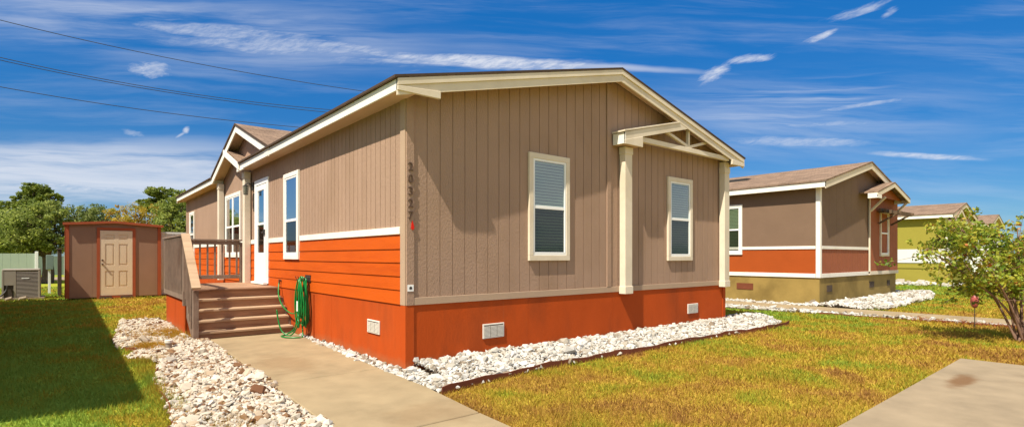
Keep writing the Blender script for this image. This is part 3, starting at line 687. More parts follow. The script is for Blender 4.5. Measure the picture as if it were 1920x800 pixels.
# brown and rust neighbour on the right
nb, NG, NL, nr = simple_home('mobile_home', 13.72, .15, 7.24, 16.0, 'brown', 'rust', 'olive', 'brown home with rust-orange lower panels and olive skirting, right of the nearest home', zb=1.76, gable_low='redwood', ez=3.66)
window(NL, nb, 2.35, 3.85, 1.55, 3.2, 'white', slats=True)
# red bay at the right half of its gable
BX0 = 4.18
rz = lambda u: 3.66+(min(u, 7.24-u)+.28)*.246-.10
bb = boards(NG, BX0, 7.24, .98, lambda u: min(3.62, 9) if u > 0 else 0, .2, .012, .03, .052); bb.build('bay_siding', 'redwood', nb)
backing(NG, BX0, 7.24, .98, lambda u: 3.62, .023, .03).build('bay_wall', 'redwood', nb)
MB(NG).box(BX0-.07, BX0, .025, .07, .90, 3.55).build('bay_corner_board', 'cream', nb, .003)
MB(NG).box(BX0-.07, 7.26, .025, .075, .86, .979).build('bay_base_board', 'cream', nb, .003)
GA, GZ = 5.0, 3.58
sg = [(3.25, GZ), (GA, GZ+.45), (6.82, GZ)]
r_ = MB(NG); slab(r_, sg, .03, .56, .045); r_.build('bay_roof', 'shingle_x', nb)
b_ = MB(NG); rake(b_, [(3.25, GZ-.001), (GA, GZ+.449), (6.82, GZ-.001)], .53, .555, .14); b_.build('bay_rake_board', 'cream', nb, .003)
MB(NG).box(3.25, 3.275, .26, .529, GZ-.17, GZ-.002).box(6.795, 6.82, .06, .529, GZ-.14, GZ-.002).build('bay_fascia', 'white', nb, .003)
MB(NG).box(3.25, 3.62, .53, .557, GZ-.17, GZ-.06).build('bay_eave_return', 'white', nb, .003)
MB(NG).prism([(3.3, GZ-.05), (6.8, GZ-.05), (GA, GZ+.40)], .27, .30).build('bay_gable_panel', 'redwood', nb)
for u in (BX0+.0, 6.75):
    o_ = 13.72+u; MB().beam((o_, .15-.06, 3.05), (o_, .15-.50, 3.50), .07, .07, (1, 0, 0)).build('bracket', 'cream', nb, .003)
window(NG, nb, 5.15, 6.10, 1.5, 3.15, 'cream', proud=.10, slats=False, cw=.07)
aw = MB()
for k in range(4): aw.beam((13.72+4.75, -.02-.16*k, 3.12-.04*k), (13.72+6.55, -.02-.16*k, 3.12-.04*k), .07, .12)
for u in (4.95, 6.35): aw.beam((13.72+u, .07, 3.08), (13.72+u, -.62, 3.0), .05, .09); aw.beam((13.72+u, .07, 2.65), (13.72+u, -.5, 2.98), .05, .06)
aw.build('window_trellis', 'pole', nb)
for u0, u1, T_ in ((2.0, 2.55, NL), (.55, .95, NG), (4.3, 4.75, NG), (6.2, 6.5, NG)):
    MB(T_).box(u0, u1, -.009, .006, .42, .62).build('vent', 'bark' if T_ is NG else 'edge', nb)
MB().box(13.72+1.9, 13.72+2.35, 3.3, 4.2, 4.17, 4.34).build('roof_vent', 'metal', nb, .02)
# lime green home, then a further one
gh, GG2, GL2, gr_ = simple_home('mobile_home', 31.2, .6, 5.2, 13.0, 'green', 'green', 'green', 'lime green home with a white band, behind the leafy bush', ez=3.62, zb=1.9, bt='green')
MB(GL2).box(.11, 12.9, .0235, .03, 1.15, 1.87).build('white_band', 'grey', gh); MB(GG2).box(.11, 5.1, .0235, .03, 1.15, 1.87).build('white_band', 'grey', gh)
b_ = MB(GG2); rake(b_, [(-.3, 3.25), (1.2, 3.95), (2.7, 3.25)], .30, .34, .14); b_.build('porch_rake_board', 'cream', gh)
r_ = MB(GG2); slab(r_, [(-.32, 3.25), (1.2, 3.96), (2.72, 3.25)], .02, .34, .04); r_.build('porch_roof', 'shingle_x', gh)
fh, _, _, _ = simple_home('mobile_home', 50.5, 2.0, 5.0, 9.0, 'grey', 'grey', 'grey', 'most distant grey home with only its brown roof above the leafy bush', ez=3.9, pitch=.30, zb=1.9)
# neighbour to the left, outside the picture: it throws the lawn's big shadow
lh, _, _, _ = simple_home('mobile_home', -13.38, .0, 7.85, 17.0, 'brown', 'rust', 'olive', 'home beside the left lawn whose shadow falls across the grass', ez=3.67)

# ------------------------------------------------------------------ shed
sh = thing('garden_shed', (-2.1, 17.4, 0), 'small brown shed with red-orange trim and a cream panelled door', 'shed')
SY = 17.4; S0, S1 = -3.46, -.74; SG = TG(0, SY)
st = lambda x: 2.58 + .10*(1-abs(x+2.1)/1.36)
backing(SG, S0, S1, .06, st, -.04, -.006, (-2.1,)).build('front_wall', 'shed', sh)
boards(SG, S0+.11, S1-.11, .08, st, .61, .006, .015, 0, (-2.1,)).build('siding', 'shed', sh)
MB().box(S0, S0+.04, SY+.042, SY+2.4, .06, 2.58).box(S1-.04, S1, SY+.042, SY+2.4, .06, 2.58).box(S0, S1, SY+2.4, SY+2.44, .06, 2.58).build('side_wall', 'shed', sh)
r_ = MB(SG); slab(r_, [(S0-.07, 2.60), (-2.1, 2.70), (S1+.07, 2.60)], .10, -2.5, .03); r_.build('roof', 'shingle_y', sh)
b_ = MB(SG); rake(b_, [(S0-.07, 2.64), (-2.1, 2.745), (S1+.07, 2.64)], .101, .12, .085); b_.build('roof_trim', 'shedtrim', sh)
MB(SG).box(S0-.01, S0+.10, .001, .022, .06, 2.56).build('corner_board', 'shedtrim', sh); MB(SG).box(S1-.10, S1+.01, .001, .022, .06, 2.56).build('corner_board', 'shedtrim', sh)
MB().box(S0-.022, S0-.001, SY-.022, SY+.10, .06, 2.56).build('corner_board', 'shedtrim', sh)
dfm = MB(SG); dfm.box(-2.62, -2.53, .001, .03, .10, 2.42); dfm.box(-1.60, -1.51, .001, .03, .10, 2.42); dfm.box(-2.62, -1.51, .001, .03, 2.421, 2.51); dfm.box(-2.62, -1.51, .001, .03, .02, .099)
dfm.build('door_frame', 'shedtrim', sh)
dm = MB(SG); D0, D1 = -2.53, -1.60
xs_ = [D0, D0+.13, D0+.40, D0+.53, D1-.13, D1]
dm.box(D0, D1, .001, .006, .12, 2.40)
cols_ = [(D0+.14, D0+.40), (D1-.40, D1-.14)]; rows = [(.42, .98), (1.18, 1.93), (2.08, 2.26)]
for a, b in ((D0, D0+.14), (D0+.40, D1-.40), (D1-.14, D1)): dm.box(a, b, .0061, .022, .12, 2.40)
zs = [.12, .42, .98, 1.18, 1.93, 2.08, 2.26, 2.40]
for a, b in cols_:
    for i in range(0, 8, 2): dm.box(a, b, .0061, .0218, zs[i], zs[i+1])
    for z0, z1 in rows: dm.box(a+.045, b-.045, .0061, .018, z0+.05, z1-.05)
sd = dm.build('door', 'sheddoor', sh, .003)
MB().tube([(D0+.07, SY-.023, 1.22), (D0+.07, SY-.09, 1.22)], .03, 10).tube([(D0+.07, SY-.023, 1.36), (D0+.07, SY-.04, 1.36)], .03, 10).build('door_handle', 'digit', sd)
for xx in (-2.55, -1.95): MB().box(xx, xx+.35, SY-.12, SY-.04, 0, .09).build('skid_block', 'bark', sh)
# ------------------------------------------------------------------ air conditioner
ac = thing('air_conditioner', (-4.63, 19.2, 0), 'tan louvred air conditioner on a pad at the end of the shaded lawn', 'air conditioner')
A0, A1, AY0, AY1 = -5.13, -4.15, 18.85, 19.75
MB().box(A0-.12, A1+.12, AY0-.1, AY1+.1, 0, .07).build('pad', 'pad', ac)
MB().box(A0+.03, A1-.03, AY0+.03, AY1-.03, .071, .98).build('coil', 'acdark', ac)
MB().box(A0, A1, AY0, AY1, .985, 1.06).build('top_cap', 'ac', ac, .02)
fr = MB()
for x in (A0, A1-.05): 
    for y in (AY0, AY1-.05): MB().box(x, x+.05, y, y+.05, .072, .984).build('corner_post', 'ac', ac, .004)
fr.box(A0+.05, A0+.36, AY0+.005, AY0+.028, .50, .984); fr.box(A0+.30, A0+.36, AY0+.005, AY0+.0285, .072, .499)
fr.build('cabinet', 'ac', ac, .004)
lv = MB(); z = .10
while z < .96:
    lv.prism([(AY0+.004, z), (AY0+.028, z+.02), (AY0+.028, z+.028), (AY0+.004, z+.008)], A0+.37, A1-.05, 'u')
    lv.prism([(A1-.004, z), (A1-.028, z+.02), (A1-.028, z+.028), (A1-.004, z+.008)], AY0+.05, AY1-.05, 'w') if 0 else lv.box(A1-.02, A1-.004, AY0+.05, AY1-.05, z, z+.018)
    z += .046
lv.build('louvre', 'ac', ac)
MB().box(A0+.50, A0+.70, AY0-.002, AY0+.003, .72, .76).build('badge', 'vinyl', ac)
MB().tube(bez([(A0+.15, AY0-.02, .5), (A0+.1, AY0-.05, .3), (A0-.1, AY0-.1, .1), (A0-.4, AY0-.1, .05)]), .03, 8).build('refrigerant_line', 'metal', ac)
for k, (x, y, s_) in enumerate(((-4.55, 18.35, .13), (-4.9, 18.3, .10))):
    me = MB().tube([(x-s_, y, 0), (x-s_*.7, y, .05), (x+s_*.4, y+.02, .08), (x+s_, y, .02)], [.03, .07, .08, .03], 7)
    tag(me.build('stone', 'pad'), ('larger pale stone in front of the air conditioner', 'smaller pale stone left of the larger one by the air conditioner')[k], 'stone', 'stones by the air conditioner')
# utility pedestal, fences, wall behind
up_ = thing('utility_pedestal', (-3.95, 21.6, 0), 'white post carrying a grey-green meter box, left of the shed', 'utility post')
MB().box(-4.0, -3.92, 21.58, 21.66, 0, 1.0).build('post', 'vinyl', up_, .005); MB().box(-4.06, -3.84, 21.52, 21.68, .98, 1.55).build('meter_box', 'boxgreen', up_, .01)
f1 = thing('vinyl_fence', (-.3, 17.9, 0), 'white vinyl fence panel between the shed and the porch', 'fence')
for k in range(5): MB().box(-.78+k*.27, -.78+k*.27+.262, 17.9, 17.93, .05, 2.35).build('panel', 'vinyl', f1, .004)
MB().box(-.80, .6, 17.88, 17.95, 2.35, 2.42).build('top_rail', 'vinyl', f1)
f2 = thing('wooden_fence_post', (-3.62, 20.2, 0), 'rough brown timber post standing behind the left side of the shed', 'post')
MB().box(-3.70, -3.58, 20.2, 20.32, 0, 1.75).build('post', 'bark', f2, .01); MB().box(-3.73, -3.55, 20.17, 20.35, 1.75, 1.79).build('post_cap', 'bark', f2, .01)
f3 = thing('board_fence', (-8, 27.5, 0), 'pale green board fence behind the air conditioner', 'fence')
for k in range(16):
    MB().box(-9.0+k*.275, -9.0+k*.275+.27, 27.4, 27.43, .05, 1.62).build('board', 'fence', f3, .004)
MB().box(-4.60, -4.48, 27.36, 27.5, 0, 1.72).build('post', 'vinyl', f3, .01); MB().box(-9.0, -4.61, 27.432, 27.5, 1.2, 1.3).build('rail', 'fence', f3)
f4 = thing('picket_fence', (0, 46, 0), 'long low grey fence beyond the far driveway', 'fence')
for k in range(20): MB().box(-12+k*1.2, -12+k*1.2+1.15, 46, 46.05, .1, 1.5).build('panel', 'boxgreen', f4)
for k in range(21): MB().box(-12.06+k*1.2, -11.99+k*1.2, 45.95, 46.1, 0, 1.6).build('post', 'grey', f4)

# ------------------------------------------------------------------ gravel
def hull_rock(sub):
    bm = bmesh.new(); bmesh.ops.create_icosphere(bm, subdivisions=sub, radius=1)
    for v in bm.verts: v.co *= random.uniform(.55, 1.2)
    v = np.array([tuple(q.co) for q in bm.verts]); bm.faces.ensure_lookup_table(); f = np.array([[q.index for q in g.verts] for g in bm.faces]); bm.free(); return v, f
ROCKS = [hull_rock(2) for _ in range(6)]; ROCKS1 = [hull_rock(1) for _ in range(10)]
def inpoly(px, py, poly):
    c = np.zeros(px.shape, bool); n = len(poly); j = n-1
    for i in range(n):
        xi, yi = poly[i]; xj, yj = poly[j]
        m = ((yi > py) != (yj > py)) & (px < (xj-xi)*(py-yi)/(yj-yi+1e-12)+xi); c ^= m; j = i
    return c
def np_mesh(name, V, F, tint, m, **tg):
    me = bpy.data.meshes.new(name); k = F.shape[1]
    me.vertices.add(len(V)); me.vertices.foreach_set('co', V.astype(np.float32).ravel())
    me.loops.add(F.size); me.loops.foreach_set('vertex_index', F.astype(np.int32).ravel())
    me.polygons.add(len(F)); me.polygons.foreach_set('loop_start', np.arange(0, F.size, k, dtype=np.int32)); me.polygons.foreach_set('loop_total', np.full(len(F), k, dtype=np.int32))
    a = me.attributes.new('tint', 'FLOAT', 'FACE'); a.data.foreach_set('value', tint.astype(np.float32))
    me.update(calc_edges=True); me.shade_flat(); me.materials.append(M[m]); o = bpy.data.objects.new(name, me); COL.objects.link(o); return o
def gravel(name, poly, dens, size, hf, m, lib, tb=0, holes=(), label='gravel', layers=1):
    P = np.array(poly); lo, hi = P.min(0), P.max(0); A = (hi-lo).prod(); n = int(dens*A)
    x = rng.uniform(lo[0], hi[0], n); y = rng.uniform(lo[1], hi[1], n)
    k = inpoly(x + rng.normal(0, .025, n), y + rng.normal(0, .025, n), poly)
    for h in holes: k &= ~inpoly(x, y, h)
    x, y = x[k], y[k]; n = len(x)
    s = size*np.exp(rng.normal(0, .36, n)); z = hf(x, y) + s*.25 + rng.uniform(-.25, .5, n)*size
    Vs, Fs, Ts = [], [], []; off = 0
    for i in range(n):
        v, f = lib[i % len(lib)]
        q = rng.normal(size=4); q /= np.linalg.norm(q); a, b, c, d = q
        Rm = np.array([[1-2*(c*c+d*d), 2*(b*c-a*d), 2*(b*d+a*c)], [2*(b*c+a*d), 1-2*(b*b+d*d), 2*(c*d-a*b)], [2*(b*d-a*c), 2*(c*d+a*b), 1-2*(b*b+c*c)]])
        sc = np.array([1.0, rng.uniform(.6, 1), rng.uniform(.4, .75)])*s[i]
        w = (v*sc) @ Rm.T; w[:, 2] *= .8
        Vs.append(w + [x[i], y[i], z[i]]); Fs.append(f+off); off += len(v); Ts.append(np.full(len(f), np.clip(rng.beta(1.5, 1.1)+tb, 0, 1)))
    o = np_mesh(name, np.concatenate(Vs), np.concatenate(Fs), np.concatenate(Ts), m); return tag(o, label, 'gravel', kind='stuff')
LB = [(-1.50, 4.36), (-1.62, -1.5), (-1.72, -4.6), (-2.9, -4.6), (-2.72, -2.2), (-2.64, -.71), (-2.58, .12), (-2.56, 1.44), (-2.37, 2.60), (-2.60, 3.15), (-2.70, 3.6), (-2.52, 4.05), (-2.74, 4.5), (-2.74, 5.4), (-2.62, 6.6), (-2.5, 8.3), (-2.1, 8.9), (-1.72, 8.9), (-1.69, 4.40)]
RB = [(-.05, -.02), (8.02, -.02), (8.02, .9), (9.15, .25), (9.2, -.35), (8.73, -.93), (6.83, -1.06), (5.91, -1.02), (4.86, -1.02), (3.51, -1.03), (2.66, -1.0), (1.72, -1.01), (.8, -1.06), (-.29, -1.24), (-.23, 1), (-.06, 4.0), (-.02, 4.0)]
HB = [(13.28, 3.0), (13.28, -1.05), (14.1, -1.42), (17.0, -1.30), (19.6, -1.25), (22.6, -.6), (22.6, .6), (21.2, .7), (21.0, .1), (13.72, .1), (13.72, 7), (13.3, 7)]
HB2 = [(11.2, 3.2), (12.13, 7), (12.13, -5.0), (11.95, -4.6), (11.85, -2.5), (11.6, -.6), (11.3, 1.2)]
for nm, p in (('gravel_bed', LB), ('gravel_bed', RB), ('gravel_bed', HB), ('gravel_bed', HB2)):
    o = sheet(nm, p, .008, 'bed')
gravel('gravel', LB, 1750, .030, lambda x, y: .02+.02*np.sin(x*3)*np.sin(y*2), 'rock_t', ROCKS1, -.02, label='tan and white limestone rocks left of the walkway')
gravel('gravel', RB, 1050, .035, lambda x, y: .02+.10*np.clip(1-np.abs(y+.25)/.8, 0, 1)*(x > .1), 'rock_w', ROCKS1, .08, label='white limestone rocks heaped along the gable wall of the nearest home')
gravel('gravel', HB, 420, .05, lambda x, y: .02+.10*np.clip(1-np.abs(y+.4)/1.2, 0, 1), 'rock_w', ROCKS1, .1, label='white rocks around the front of the brown home')
gravel('gravel', HB2, 260, .045, lambda x, y: .01+0*x, 'rock_w', ROCKS1, -.02, label='thin scatter of white rocks along the near side of the far walkway')
GBD = [(29.6, -.4), (31.2, -.2), (31.2, 14), (29.9, 14)]
gravel('gravel', GBD, 130, .09, lambda x, y: .03+0*x, 'rock_w', ROCKS1, .1, label='white rocks at the foot of the lime green home')
# steel edging
def strip(name, pts, h, label, th=.012):
    mb = MB(); pts = bez([(x, y, 0) for x, y in pts], 6)
    for i, (a, b) in enumerate(zip(pts, pts[1:])):
        d = (b-a).normalized(); n = Vector((-d.y, d.x, 0))*th/2; w = .012*math.sin(i*.7)+.008*math.sin(i*1.9)
        i0 = len(mb.v)
        for q, ww in ((a, w), (b, .012*math.sin((i+1)*.7)+.008*math.sin((i+1)*1.9))):
            for sgn in (-1, 1):
                for z in (-.03, h+ww): p = q+n*sgn; mb.vert(p.x, p.y, z)
        mb.f += [[i0, i0+1, i0+5, i0+4], [i0+2, i0+6, i0+7, i0+3], [i0+1, i0+3, i0+7, i0+5]]
        if i == 0: mb.f.append([i0, i0+2, i0+3, i0+1])
        if i == len(pts)-2: mb.f.append([i0+4, i0+5, i0+7, i0+6])
    return tag(mb.build(name, 'edge'), label, 'lawn edging', 'steel lawn edgings')
strip('lawn_edging', [(-.25, -1.27), (.8, -1.10), (1.72, -1.05), (2.66, -1.04), (3.51, -1.07), (4.86, -1.06), (5.91, -1.06), (6.83, -1.10), (7.8, -1.16), (8.83, -1.05)], .085, 'rusty brown edging strip along the front lawn below the gable wall')
strip('lawn_edging', [(-2.72, -2.2), (-2.66, -.71), (-2.60, .12), (-2.58, 1.44), (-2.39, 2.58), (-2.62, 3.12)], .05, 'rusty edging along the left rock bed beside the shaded lawn, near part')
strip('lawn_edging', [(-2.55, 4.05), (-2.76, 4.5), (-2.76, 5.4), (-2.64, 6.6)], .05, 'short rusty edging at the left rock bed across from the porch')
strip('lawn_edging', [(11.9, -4.6), (11.8, -2.5), (11.55, -.6)], .04, 'brown edging beside the far walkway')
# capped pipe stub
ps = thing('cleanout_pipe', (-2.14, 3.83, 0), 'short pale capped pipe sticking out of the rocks left of the porch steps', 'pipe')
MB().tube([(-2.14, 3.83, 0), (-2.14, 3.83, .13)], .045, 14).build('pipe', 'pad', ps); MB().tube([(-2.14, 3.83, .125), (-2.14, 3.83, .17)], .058, 14).build('cap', 'vent', ps, .004)

# ------------------------------------------------------------------ grass blades
def grass():
    n = 520000
    th = rng.uniform(R(-47), R(47), n); rr = 1.9*np.exp(rng.uniform(0, 1, n)*math.log(34/1.9))
    f, r = np.cos(th)*rr, np.sin(th)*rr
    x = CAMP.x + FW.x*f + RT.x*r; y = CAMP.y + FW.y*f + RT.y*r
    keep = np.ones(n, bool)
    jx, jy = x + rng.normal(0, .015, n), y + rng.normal(0, .015, n)
    path = [(pl(-9), -9), (-.62, -9), (-.62, -6), (-.46, -2.5), (-.30, -1.3), (-.24, 1), (-.06, 4.4), (-1.47, 4.4)]
    for p in (LB, RB, HB, path, [(1.4, -4.45), (6.42, -4.40), (6.44, -12), (1.1, -12)], [(12.14, 9), (13.3, 9), (13.3, -12), (12.14, -12)],
              [(0, 0), (WD, 0), (WD, L1), (0, L1)], [(13.72, .15), (20.96, .15), (20.96, 16), (13.72, 16)], [(PX0, 4.4), (0, 4.4), (0, 8), (PX0, 8)],
              [(S0, SY), (S1, SY), (S1, SY+2.4), (S0, SY+2.4)], [(A0-.12, AY0-.1), (A1+.12, AY0-.1), (A1+.12, AY1), (A0-.12, AY1)], [(31, .6), (37, .6), (37, 14), (31, 14)]):
        keep &= ~inpoly(jx, jy, p)
    k2 = inpoly(x, y, HB2) & (rng.uniform(size=n) < .75); keep &= ~k2
    x, y, rr = x[keep], y[keep], rr[keep]; n = len(x)
    h = rng.uniform(.018, .052, n)*(1+.02*rr); w = rng.uniform(.0026, .0055, n)*np.maximum(1, rr/4.5)
    # taller tufts here and there
    c = np.sin(x*2.1+1.3)*np.sin(y*1.7+.4)+.5*np.sin(x*5.3)*np.sin(y*4.9+2); h *= 1+.6*np.clip(c, 0, 1.5)*rng.uniform(0, 1, n)
    a = rng.uniform(0, 2*np.pi, n); lean = rng.uniform(.1, 1.1, n)*h; b = a+rng.normal(0, .9, n)
    dx, dy = np.cos(a+np.pi/2)*w, np.sin(a+np.pi/2)*w
    V = np.empty((n, 3, 3)); V[:, 0] = np.stack([x-dx, y-dy, np.full(n, -.002)], 1); V[:, 1] = np.stack([x+dx, y+dy, np.full(n, -.002)], 1)
    V[:, 2] = np.stack([x+np.cos(b)*lean, y+np.sin(b)*lean, h], 1)
    o = np_mesh('grass', V.reshape(-1, 3), np.arange(n*3).reshape(-1, 3), rng.uniform(0, 1, n), 'blades')
    tag(o, 'short green and straw-coloured lawn grass', 'grass', kind='stuff')
grass()
# dry grass tufts growing through the left rock bed
def tufts(name, spots, n, h, m, label):
    c = np.array(spots)[rng.integers(0, len(spots), n)]; x = c[:, 0]+rng.normal(0, 1, n)*c[:, 2]; y = c[:, 1]+rng.normal(0, 1, n)*c[:, 3]
    hh = rng.uniform(.4, 1, n)*h; a = rng.uniform(0, 6.28, n); w = .004; dx, dy = np.cos(a)*w, np.sin(a)*w; l = rng.uniform(.1, .8, n)*hh; b = rng.uniform(0, 6.28, n)
    V = np.empty((n, 3, 3)); V[:, 0] = np.stack([x-dx, y-dy, np.zeros(n)], 1); V[:, 1] = np.stack([x+dx, y+dy, np.zeros(n)], 1); V[:, 2] = np.stack([x+np.cos(b)*l, y+np.sin(b)*l, hh], 1)
    tag(np_mesh(name, V.reshape(-1, 3), np.arange(n*3).reshape(-1, 3), rng.uniform(0, 1, n), m), label, 'grass', kind='stuff')
M['dry'] = tinted('dry_golden_grass', [(0, (.42, .18, .02)), (.5, (.55, .30, .03)), (1, (.35, .30, .05))], .9, .3)
tufts('dry_grass', [(-2.35, 5.6, .2, .5), (-2.0, 5.9, .15, .5), (-1.85, 5.4, .08, .4), (-2.35, 4.25, .13, .12)], 9000, .13, 'dry', 'golden dry grass growing through the left rock bed')
tufts('dry_grass', [(-2.6, 1.4, .05, .6), (-2.55, -.4, .06, .6), (-2.5, 2.9, .1, .1), (-2.3, -1.2, .1, .3)], 4000, .11, 'blades', 'grass creeping over the edge of the left rock bed')

# ------------------------------------------------------------------ trees
def leafmat(name, dark, mid, lite, tr=.5): return tinted(name, [(0, dark), (.5, mid), (1, lite)], .6, tr, spec=.35)
M['oak'] = leafmat('oak_leaves', (.10, .14, .025), (.24, .30, .055), (.45, .48, .12))
M['pine'] = leafmat('pine_needles', (.07, .11, .012), (.17, .22, .03), (.30, .33, .05))
M['yellow'] = leafmat('yellowing_leaves', (.40, .22, .03), (.52, .38, .04), (.30, .33, .05))
M['shrubg'] = leafmat('shrub_leaves', (.09, .13, .035), (.20, .25, .06), (.34, .36, .11))
M['myrtle'] = tinted('crape_myrtle_leaves', [(0, (.09, .16, .014)), (.35, (.23, .30, .025)), (.62, (.42, .43, .045)), (.88, (.48, .30, .05)), (1, (.45, .12, .03))], .5, .4, spec=.4)
def leaves(name, centers, spreads, per, size, m, parent, squash=.8, base_t=None, long=1.5):
    C_ = np.repeat(centers, per, 0); S_ = np.repeat(spreads, per, 0); n = len(C_)
    d = rng.normal(size=(n, 3)); d /= np.linalg.norm(d, axis=1)[:, None]; rad = rng.uniform(.15, 1, n)**.5
    p = C_ + d*(rad[:, None]*S_[:, None])*np.array([1, 1, squash])
    nrm = rng.normal(size=(n, 3)) + np.array([0, 0, .7]) + d*.6; nrm /= np.linalg.norm(nrm, axis=1)[:, None]
    t = np.cross(nrm, rng.normal(size=(n, 3))); t /= np.linalg.norm(t, axis=1)[:, None]; b = np.cross(nrm, t)
    s = size*rng.uniform(.6, 1.3, n)[:, None]
    V = np.empty((n, 4, 3)); V[:, 0] = p-t*s*long*.5; V[:, 1] = p+b*s*.45; V[:, 2] = p+t*s*long*.5; V[:, 3] = p-b*s*.45
    V -= np.array(PORG[parent.name])
    tb = np.repeat(rng.uniform(.15, .85, len(centers)) if base_t is None else base_t, per)
    o = np_mesh(name, V.reshape(-1, 3), np.arange(n*4).reshape(-1, 4), np.clip(tb+rng.normal(0, .17, n), 0, 1), m); o.parent = parent; PORG[o.name] = PORG[parent.name]; return o
def tree(name, label, cat, base, lobes, clumps, per, size, m, trunk=.18, group=None, clr=.45, spread_k=.22, long=1.5, bark='bark', squash=.8, lean=0):
    base = Vector((*base, 0)); o = thing(name, base, label, cat, group); cs, ss = [], []
    tot = sum(l[3]**2 for l in lobes); mb = MB()
    top = max(l[2] for l in lobes); fork = base + Vector((lean, 0, min(l[2]-l[4] for l in lobes)*.9+.15))
    mb.tube(bez([base, base*.5+fork*.5+Vector((.06, .04, 0)), fork]), [trunk*(1.25-.45*min(1, k/20)) for k in range(21)], 9)
    for (lx, ly, lz, rx, rzz) in lobes:
        c = base+Vector((lx, ly, lz)); mb.tube(bez([fork, fork.lerp(c, .5)+Vector((random.uniform(-.2, .2), random.uniform(-.2, .2), .15)), c]), [trunk*.65*(1-.75*k/20)+.01 for k in range(21)], 6)
        k = max(3, int(clumps*rx**2/tot))
        for j in range(k):
            d = Vector(rng.normal(size=3)).normalized(); q = random.uniform(.35, 1)**.45
            p = c + Vector((d.x*rx*q, d.y*rx*q, d.z*rzz*q)); cs.append(tuple(p)); ss.append(rx*spread_k*random.uniform(.7, 1.4))
            if j % 4 == 0: mb.tube([c, c.lerp(p, .5)+Vector((0, 0, -.05)), p], [trunk*.2, trunk*.12, .008], 4, False)
    mb.build('trunk', bark, o, smooth=True)
    leaves('crown', np.array(cs), np.array(ss), per, size, m, o, squash, long=long); return o
def FR(px, dep):                       # ground point seen under a picture column at a depth
    p = CAMP + FW*dep + RT*((px-960)/1002*dep); return (p.x, p.y)
def dirx(a, b): return (RT.x*a + FW.x*b, RT.y*a + FW.y*b)
def lob(lst): return [(*dirx(a, b), z, r, rz_) for a, b, z, r, rz_ in lst]
tree('oak_tree', 'dense dark green oak behind the air conditioner and left of the shed', 'tree', FR(88, 29.5),
     lob([(-.6, 0, 3.1, 1.5, 1.35), (-2.0, .3, 2.8, 1.5, 1.2), (.45, 0, 3.0, .95, 1.1), (-1.1, -.5, 2.4, 1.5, .9), (-.3, .2, 3.95, .95, .75), (-2.6, .5, 3.3, 1.1, .8), (-3.6, .4, 2.7, 1.4, 1.2), (.55, 0, 2.3, .75, .7)]), 560, 62, .085, 'oak', .25)
tree('pine_tree', 'tall pine with rounded dark crown rising behind the oak', 'tree', FR(55, 46),
     lob([(.5, 0, 7.25, 1.1, .5), (-.5, .3, 6.5, 1.0, .5), (1.4, .2, 6.5, 1.0, .5), (-1.5, 0, 5.7, 1.1, .5), (-2.5, 0, 5.2, .9, .45), (.3, .3, 5.8, 1.4, .8)]), 330, 50, .12, 'pine', .22, 'pines beyond the yard', squash=.6)
tree('pine_tree', 'tall pine with rounded dark crown behind the far end of the nearest home', 'tree', FR(318, 46),
     lob([(-.9, 0, 7.0, 1.1, .42), (-2.0, .3, 6.1, .9, .35), (-.1, .2, 6.4, 1.0, .4), (-1.5, .2, 5.6, 1.1, .4), (.9, 0, 6.6, .8, .35), (.4, 0, 5.6, 1.2, .5)]), 260, 50, .12, 'pine', .2, 'pines beyond the yard', squash=.6)
tree('shade_tree', 'loose green tree rising above the shed roof', 'tree', FR(165, 38),
     lob([(-.9, 0, 4.2, 1.1, .9), (0, 0, 4.35, 1.1, .9), (1.0, 0, 4.1, 1.2, .9), (0, .2, 3.0, 1.8, 1.2), (1.6, 0, 3.5, .8, .8)]), 300, 36, .10, 'shrubg', .2, spread_k=.26)
tree('yellow_tree', 'yellow and orange autumn tree behind the right side of the shed', 'tree', FR(252, 36),
     lob([(-1.1, 0, 4.1, .8, .8), (0, 0, 4.2, .85, .8), (1.1, 0, 4.2, .9, .8), (0, .1, 3.0, 1.4, 1.1), (1.5, 0, 3.4, .9, .9)]), 210, 36, .09, 'yellow', .12, spread_k=.28)
tree('bushy_tree', 'mid green bushy tree between the shed and the far end of the nearest home', 'tree', FR(322, 31),
     lob([(-.1, 0, 4.1, .8, .7), (.7, 0, 4.6, .8, .7), (.2, 0, 3.1, 1.2, 1.1), (-.7, 0, 2.6, .7, .8), (1.6, 0, 4.3, 1.0, 1.0), (1.3, 0, 3.0, 1.1, 1.1)]), 330, 44, .085, 'oak', .2)
for k, (px, dep, z, lab) in enumerate(((-60, 52, 4.2, 'leftmost hazy tree on the horizon behind the oak'), (15, 60, 3.6, 'low tree far behind the air conditioner'), (200, 56, 4.0, 'low dark tree behind the shed'), (1940, 75, 4.2, 'distant dark tree at the right edge behind the leafy bush'), (2060, 70, 5.0, 'distant tree just beyond the right edge'))):
    tree('distant_tree', lab, 'tree', FR(px, dep), lob([(-1.5, 0, z*.6, 2.2, 1.6), (1.2, 0, z*.65, 2.2, 1.6), (0, 0, z*.9, 1.6, 1.1)]), 160, 36, .2, 'oak', .2, 'distant trees on the horizon')

for k, (q, z, lab) in enumerate((((-20, 24), 6.5, 'tall green tree beyond the home on the left, outside the picture'), ((-24, 10), 7.0, 'broad green tree beyond the home on the left, outside the picture'))):
    tree('yard_tree', lab, 'tree', q, lob([(-1.5, 0, z*.65, 2.4, 2.0), (1.5, .5, z*.65, 2.4, 2.0), (0, -1, z*.9, 2.0, 1.6)]), 200, 40, .2, 'oak', .25, 'trees beyond the left home')
